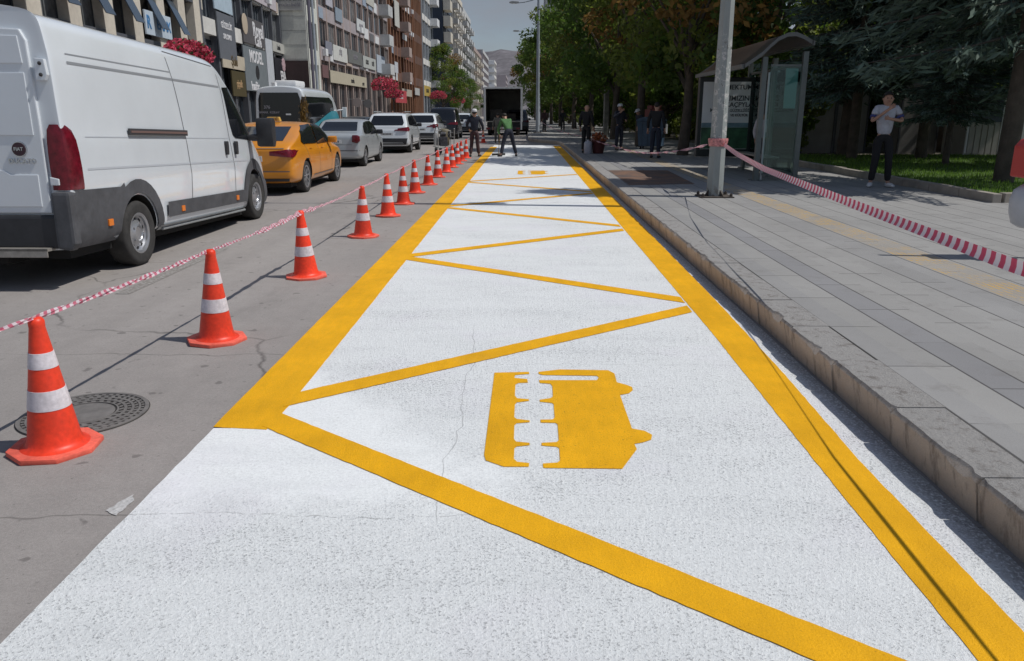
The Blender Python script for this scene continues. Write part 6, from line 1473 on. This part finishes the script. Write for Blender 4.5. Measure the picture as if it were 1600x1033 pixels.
def tree_proto(name, seed, H_=10.0, rad=3.6, base=2.6, autumn=.12, per=210, size=.15):
    rs = random.Random(seed); root = empty(name)
    s = MB(); s.tube([(0, 0, -.1), (rs.uniform(-.1, .1), rs.uniform(-.1, .1), base * .6), (rs.uniform(-.2, .2), rs.uniform(-.2, .2), base * 1.3), (rs.uniform(-.4, .4), rs.uniform(-.4, .4), H_ * .75)], [.22, .17, .14, .04], 10)
    cs, rr, mi = [], [], []
    for k in range(46):
        t = rs.uniform(0, 1); z = base + (H_ - base) * t; prof = math.sin(math.pi * min(1, .18 + t * .82)) ** .7
        a = rs.uniform(0, 6.283); q = rad * prof * rs.uniform(.35, 1.0)
        c = (q * math.cos(a), q * math.sin(a), z); cs.append(c); rr.append(rs.uniform(.55, 1.25) * min(1, .12 * H_ + .1)); u = rs.random()
        mi.append(2 if u < autumn else (1 if u < autumn + .35 else 0))
        if k % 3 == 0: s.tube([(0, 0, base * .8 + t * 2.0), (c[0] * .5, c[1] * .5, (base + z) / 2 + .3), c], [.075, .045, .015], 6)
    s.build('trunk', BARK, root, smooth=60)
    link(bpy.data.objects.new('crown', leaf_mesh('crown', np.array(cs), rr, per, size, [LEAF, LEAF2, LEAFO], mi, .8, seed)), root)
    return root
def spruce_proto(name, seed, H_=11.0, rad=2.9, base=1.5):
    rs = np.random.RandomState(seed); rd = random.Random(seed); root = empty(name); s = MB(); s.tube([(0, 0, -.1), (.05, 0, H_ * .5), (0, 0, H_)], [.17, .10, .02], 10)
    V = []; MI = []
    z = base
    while z < H_ - .3:
        R_ = rad * (1 - (z - base) / (H_ - base)) ** .8 + .15; nb = 8
        for k in range(nb):
            a = 2 * math.pi * (k + rd.random()) / nb; R2 = R_ * rd.uniform(.65, 1.1); zz = z + rd.uniform(-.15, .15)
            P = lambda t: np.array((R2 * t * math.cos(a), R2 * t * math.sin(a), zz - .42 * R2 * t * t + .28 * R2 * t ** 3 - .05))
            s.tube([P(0), P(.5), P(1)], [.03, .02, .006], 4, cap=False)
            n = int(150 * R2 / 2); ts = rs.uniform(.15, 1.03, n)
            base_p = np.array([P(t) for t in ts]); perp = np.array((-math.sin(a), math.cos(a), 0)); off = rs.normal(0, .22, n) * (1.15 - ts) * 1.3
            p = base_p + perp * off[:, None] + np.c_[np.zeros(n), np.zeros(n), -np.abs(rs.normal(0, .10, n))]
            dirv = np.array((math.cos(a), math.sin(a), -.35)) + rs.normal(0, .45, (n, 3)); dirv /= np.linalg.norm(dirv, axis=1)[:, None]
            sd = np.cross(dirv, rs.normal(size=(n, 3))); sd /= np.linalg.norm(sd, axis=1)[:, None]; L_ = rs.uniform(.10, .19, n)[:, None]
            V.append(np.stack([p - dirv * L_, p - sd * .028, p + dirv * L_, p + sd * .028], 1).reshape(-1, 3)); MI.append((ts > .8).astype(int))
        z += .34 + .1 * rd.random()
    s.build('trunk', BARK, root, smooth=60)
    V = np.concatenate(V); MI = np.concatenate(MI); n = len(MI); me = bpy.data.meshes.new('crown'); me.vertices.add(n * 4); me.vertices.foreach_set('co', V.ravel()); me.loops.add(n * 4); me.loops.foreach_set('vertex_index', np.arange(n * 4)); me.polygons.add(n)
    me.polygons.foreach_set('loop_start', np.arange(n) * 4); me.polygons.foreach_set('loop_total', np.full(n, 4)); me.polygons.foreach_set('material_index', MI); me.materials.append(NEEDLE); me.materials.append(NEEDLE2); me.update(); me.validate()
    link(bpy.data.objects.new('crown', me), root); return root
used = {}
def place(proto, x, y, z, sc, rz, label, cat='tree', group=None, sz=1.0):
    o = proto if not used.get(proto.name) else copy_tree(proto); used[proto.name] = True
    o.location = (x, y, z); o.rotation_euler = (0, 0, rz); o.scale = (sc, sc, sc * sz); tag(o, label, cat, group); return o
TA = tree_proto('broadleaf_tree', 21, 10.5, 3.7, 3.0, .10); TB = tree_proto('broadleaf_tree', 22, 11.5, 4.2, 2.7, .04); TC = tree_proto('autumn_tree', 23, 9.5, 3.4, 2.8, .26)
G = 'broadleaf trees over the sidewalk'
for x, y, sc, pr, lab in (
    (5.6, 28.5, .95, TC, 'nearest broadleaf tree over the sidewalk, with rusty autumn leaves, left of the bus shelter'), (5.2, 36.5, 1.0, TA, 'second broadleaf tree over the sidewalk, above the blue container'),
    (5.0, 45.5, 1.05, TC, 'third tree over the sidewalk with orange brown leaves low in its crown'), (5.4, 54, 1.08, TB, 'fourth broadleaf tree over the sidewalk behind the man in black'),
    (5.2, 63.5, 1.1, TA, 'fifth broadleaf tree just right of the slim lamp pole'), (4.6, 75, 1.1, TB, 'sixth broadleaf tree, dark against the sky right of the slim lamp pole'), (3.9, 88, 1.1, TA, 'seventh broadleaf tree down the street'),
    (3.4, 104, 1.1, TB, 'eighth broadleaf tree, low edge of the dark row against the sky'), (2.6, 124, 1.15, TA, 'ninth broadleaf tree of the row, small and distant'), (2.0, 150, 1.2, TB, 'farthest broadleaf tree of the row, at the hill')):
    place(pr, x, y, S, sc, rand(0, 6), lab, 'tree', G)
k = 0
names = ['dark park tree behind the bus shelter', 'dark park tree behind the kiosk walls', 'dark park tree deep behind the lawn', 'dark park tree behind the booth', 'park tree filling the right background', 'park tree behind the blue container', 'park tree in the far middle background']
for x, y, sc in ((10.5, 26.5, 1.15), (10.3, 34, 1.2), (16, 31, 1.25), (11.5, 43, 1.25), (22, 33, 1.3), (17.5, 41, 1.3), (10.5, 53, 1.25), (16, 56, 1.35), (27, 42, 1.4), (10.5, 66, 1.3), (24, 54, 1.4), (35, 48, 1.5), (17, 74, 1.4), (9.5, 82, 1.3), (9, 100, 1.3), (8.0, 120, 1.4), (31, 68, 1.5)):
    place((TA, TB)[k % 2], x, y, S, sc, rand(0, 6), 'dark leafy park tree in deep shade behind the sidewalk', 'tree', 'dark park trees'); k += 1
TS = tree_proto('park_shrub', 41, 3.8, 2.3, .3, .0, per=330, size=.15)
for x, y, sc in [(8.9, 29, .8), (12.5, 33.5, 1.0), (16, 33.0, .9), (9.6, 37, 1), (14, 37, 1.2), (9.4, 45, 1.1), (19, 37, 1.3), (8.8, 50, 1.1), (13.5, 48, 1.2), (8.4, 58, 1.2), (12.5, 59, 1.3), (20, 47, 1.5), (8.2, 67, 1.2), (7.8, 75, 1.2), (12, 72, 1.4), (7.0, 86, 1.2), (6.5, 96, 1.2), (6.0, 108, 1.3), (5.5, 120, 1.4), (5, 136, 1.5), (19, 60, 1.6), (25, 50, 1.6), (16, 80, 1.6), (29, 62, 1.8), (4.2, 155, 1.6)]:
    place(TS, x, y, S, sc, rand(0, 6), 'dense dark shrub filling the shade between the park trunks', 'shrub', 'dark shrubs under the park trees')
SA = spruce_proto('spruce_tree', 31, 11.0, 2.9, 2.3); SB = spruce_proto('spruce_tree', 32, 10.5, 2.6, 2.4)
G2 = 'spruces on the lawn'
place(SA, 9.75, 16.3, S + .1, 1.16, .3, 'spruce whose bare dark trunk stands at the near corner of the lawn', 'tree', G2, 1.12)
place(SB, 11.3, 21.6, S + .1, .55, 1.3, 'small young spruce in the middle of the lawn', 'tree', G2)
place(SA, 10.0, 24.6, S + .1, 1.0, 2.2, 'blue green spruce right of the bus shelter roof behind the man in white', 'tree', G2)
place(SB, 12.2, 24.8, S + .1, 1.1, .8, 'tall spruce behind the young spruce', 'tree', G2)
place(SA, 14.2, 20.6, S + .1, 1.05, 4.0, 'spruce at the right edge of the picture', 'tree', G2)
place(SB, 16.5, 25.5, S + .1, 1.15, 5.0, 'spruce in front of the white booth wall', 'tree', G2)
# street trees on the far side
place(TB, -14.0, 140, .16, 1.05, 1, 'dark green street tree before the navy tower', 'tree', 'street trees of the far side')
place(TA, -13.4, 156, .16, .95, 2, 'second street tree right before the tall pale flats', 'tree', 'street trees of the far side')
place(TB, -13.8, 205, .16, .8, 3, 'small distant street tree before the pale flats', 'tree', 'street trees of the far side')
place(TA, -13.5, 300, .16, .8, 3, 'tiny distant street tree far down the street', 'tree', 'street trees of the far side')
TC2 = place(tree_proto('copper_shrub', 51, 1.95, .5, .35, 1.0, per=300, size=.07), -7.45, 27.3, 0.0, 1, 1, 'small orange brown shrub standing between taxi and minibus', 'shrub'); TC2.children[0].scale = (.3, .3, 1)
place(TA, -3.0, 250, 0, .7, 1, 'round distant tree in the middle of the far street', 'tree')

# ================================================================== hills, sky, light, camera
rs = np.random.RandomState(5); nx, ny = 90, 26; vs = []
for j in range(ny):
    for i in range(nx):
        x = -1600 + 3200 * i / (nx - 1); y = 1300 + 900 * j / (ny - 1); v = j / (ny - 1)
        hgt = 128 * math.sin(math.pi * min(1, v * .75)) ** 1.2 * (.78 + .22 * math.sin(x * .004 + 1.2) + .10 * math.sin(x * .013 + v * 3) + .05 * math.sin(x * .037 + v * 7)) + rs.uniform(-1.5, 1.5)
        vs.append((x, y, -2 + max(0, hgt)))
s = MB().add(vs, [(j * nx + i, j * nx + i + 1, (j + 1) * nx + i + 1, (j + 1) * nx + i) for j in range(ny - 1) for i in range(nx - 1)])
s.build('hills', mat('hill_scrub', (.15, .14, .15), .95, var=(.02, .25), var2=(.08, .2)), smooth=80)['kind'] = 'structure'

SUN_EL, SUN_AZ = R(56), math.atan2(-.10, 1.0)      # sun from the right, slightly behind the camera
w = bpy.data.worlds.new('World'); scn.world = w; w.use_nodes = True; nt = w.node_tree; bg = nt.nodes['Background']
sky = nt.nodes.new('ShaderNodeTexSky'); sky.sky_type = 'NISHITA'; sky.sun_disc = False; sky.sun_elevation = SUN_EL; sky.sun_rotation = math.pi / 2 - SUN_AZ; sky.air_density = 1.0; sky.dust_density = 1.2; sky.altitude = 900
tc = nt.nodes.new('ShaderNodeTexCoord'); mp = nt.nodes.new('ShaderNodeMapping'); mp.inputs['Scale'].default_value = (1, 1, 3.2); nt.links.new(tc.outputs['Generated'], mp.inputs['Vector'])
nz = nt.nodes.new('ShaderNodeTexNoise'); nz.inputs['Scale'].default_value = 3.0; nz.inputs['Detail'].default_value = 7; nz.inputs['Roughness'].default_value = .6; nt.links.new(mp.outputs[0], nz.inputs['Vector'])
mr = nt.nodes.new('ShaderNodeMapRange'); mr.inputs['From Min'].default_value = .35; mr.inputs['From Max'].default_value = .62; mr.inputs['To Min'].default_value = .45; mr.inputs['To Max'].default_value = 1.0; nt.links.new(nz.outputs['Fac'], mr.inputs['Value'])
cr = nt.nodes.new('ShaderNodeMix'); cr.data_type = 'RGBA'; cr.inputs['A'].default_value = (2.3, 2.75, 3.4, 1); cr.inputs['B'].default_value = (3.5, 3.6, 3.95, 1)
nz2 = nt.nodes.new('ShaderNodeTexNoise'); nz2.inputs['Scale'].default_value = 6.0; nz2.inputs['Detail'].default_value = 6; nt.links.new(mp.outputs[0], nz2.inputs['Vector']); nt.links.new(nz2.outputs['Fac'], cr.inputs['Factor'])
sx_ = nt.nodes.new('ShaderNodeSeparateXYZ'); nt.links.new(tc.outputs['Generated'], sx_.inputs[0])
m2 = nt.nodes.new('ShaderNodeMapRange'); m2.inputs['From Min'].default_value = .18; m2.inputs['From Max'].default_value = .55; m2.inputs['To Min'].default_value = 1.0; m2.inputs['To Max'].default_value = .25; nt.links.new(sx_.outputs[2], m2.inputs['Value'])
ml = nt.nodes.new('ShaderNodeMath'); ml.operation = 'MULTIPLY'; nt.links.new(mr.outputs[0], ml.inputs[0]); nt.links.new(m2.outputs[0], ml.inputs[1])
mx = nt.nodes.new('ShaderNodeMix'); mx.data_type = 'RGBA'; nt.links.new(ml.outputs[0], mx.inputs['Factor']); nt.links.new(sky.outputs[0], mx.inputs['A']); nt.links.new(cr.outputs['Result'], mx.inputs['B'])
nt.links.new(mx.outputs['Result'], bg.inputs['Color']); bg.inputs['Strength'].default_value = 0.085
su = bpy.data.lights.new('sun', 'SUN'); su.energy = 3.2; su.angle = R(.5); su.color = (1, .965, .91); so = bpy.data.objects.new('sun', su); C.objects.link(so)
dv = Vector((math.cos(SUN_EL) * math.cos(SUN_AZ), math.cos(SUN_EL) * math.sin(SUN_AZ), math.sin(SUN_EL))); so.rotation_euler = dv.to_track_quat('Z', 'Y').to_euler(); so.location = dv * 60

cam = bpy.data.cameras.new('camera'); co = bpy.data.objects.new('camera', cam); C.objects.link(co); scn.camera = co
cam.sensor_width = 36; cam.lens = 1220 / 1600 * 36; cam.clip_start = .05; cam.clip_end = 6000
co.location = (0, 0, 1.67); co.rotation_euler = (R(90 - 15.616), 0, R(.9045))
scn.view_settings.view_transform = 'Standard'; scn.view_settings.look = 'None'; scn.view_settings.exposure = 0; scn.view_settings.gamma = 1
scn.cycles.max_bounces = 8; scn.cycles.transparent_max_bounces = 12
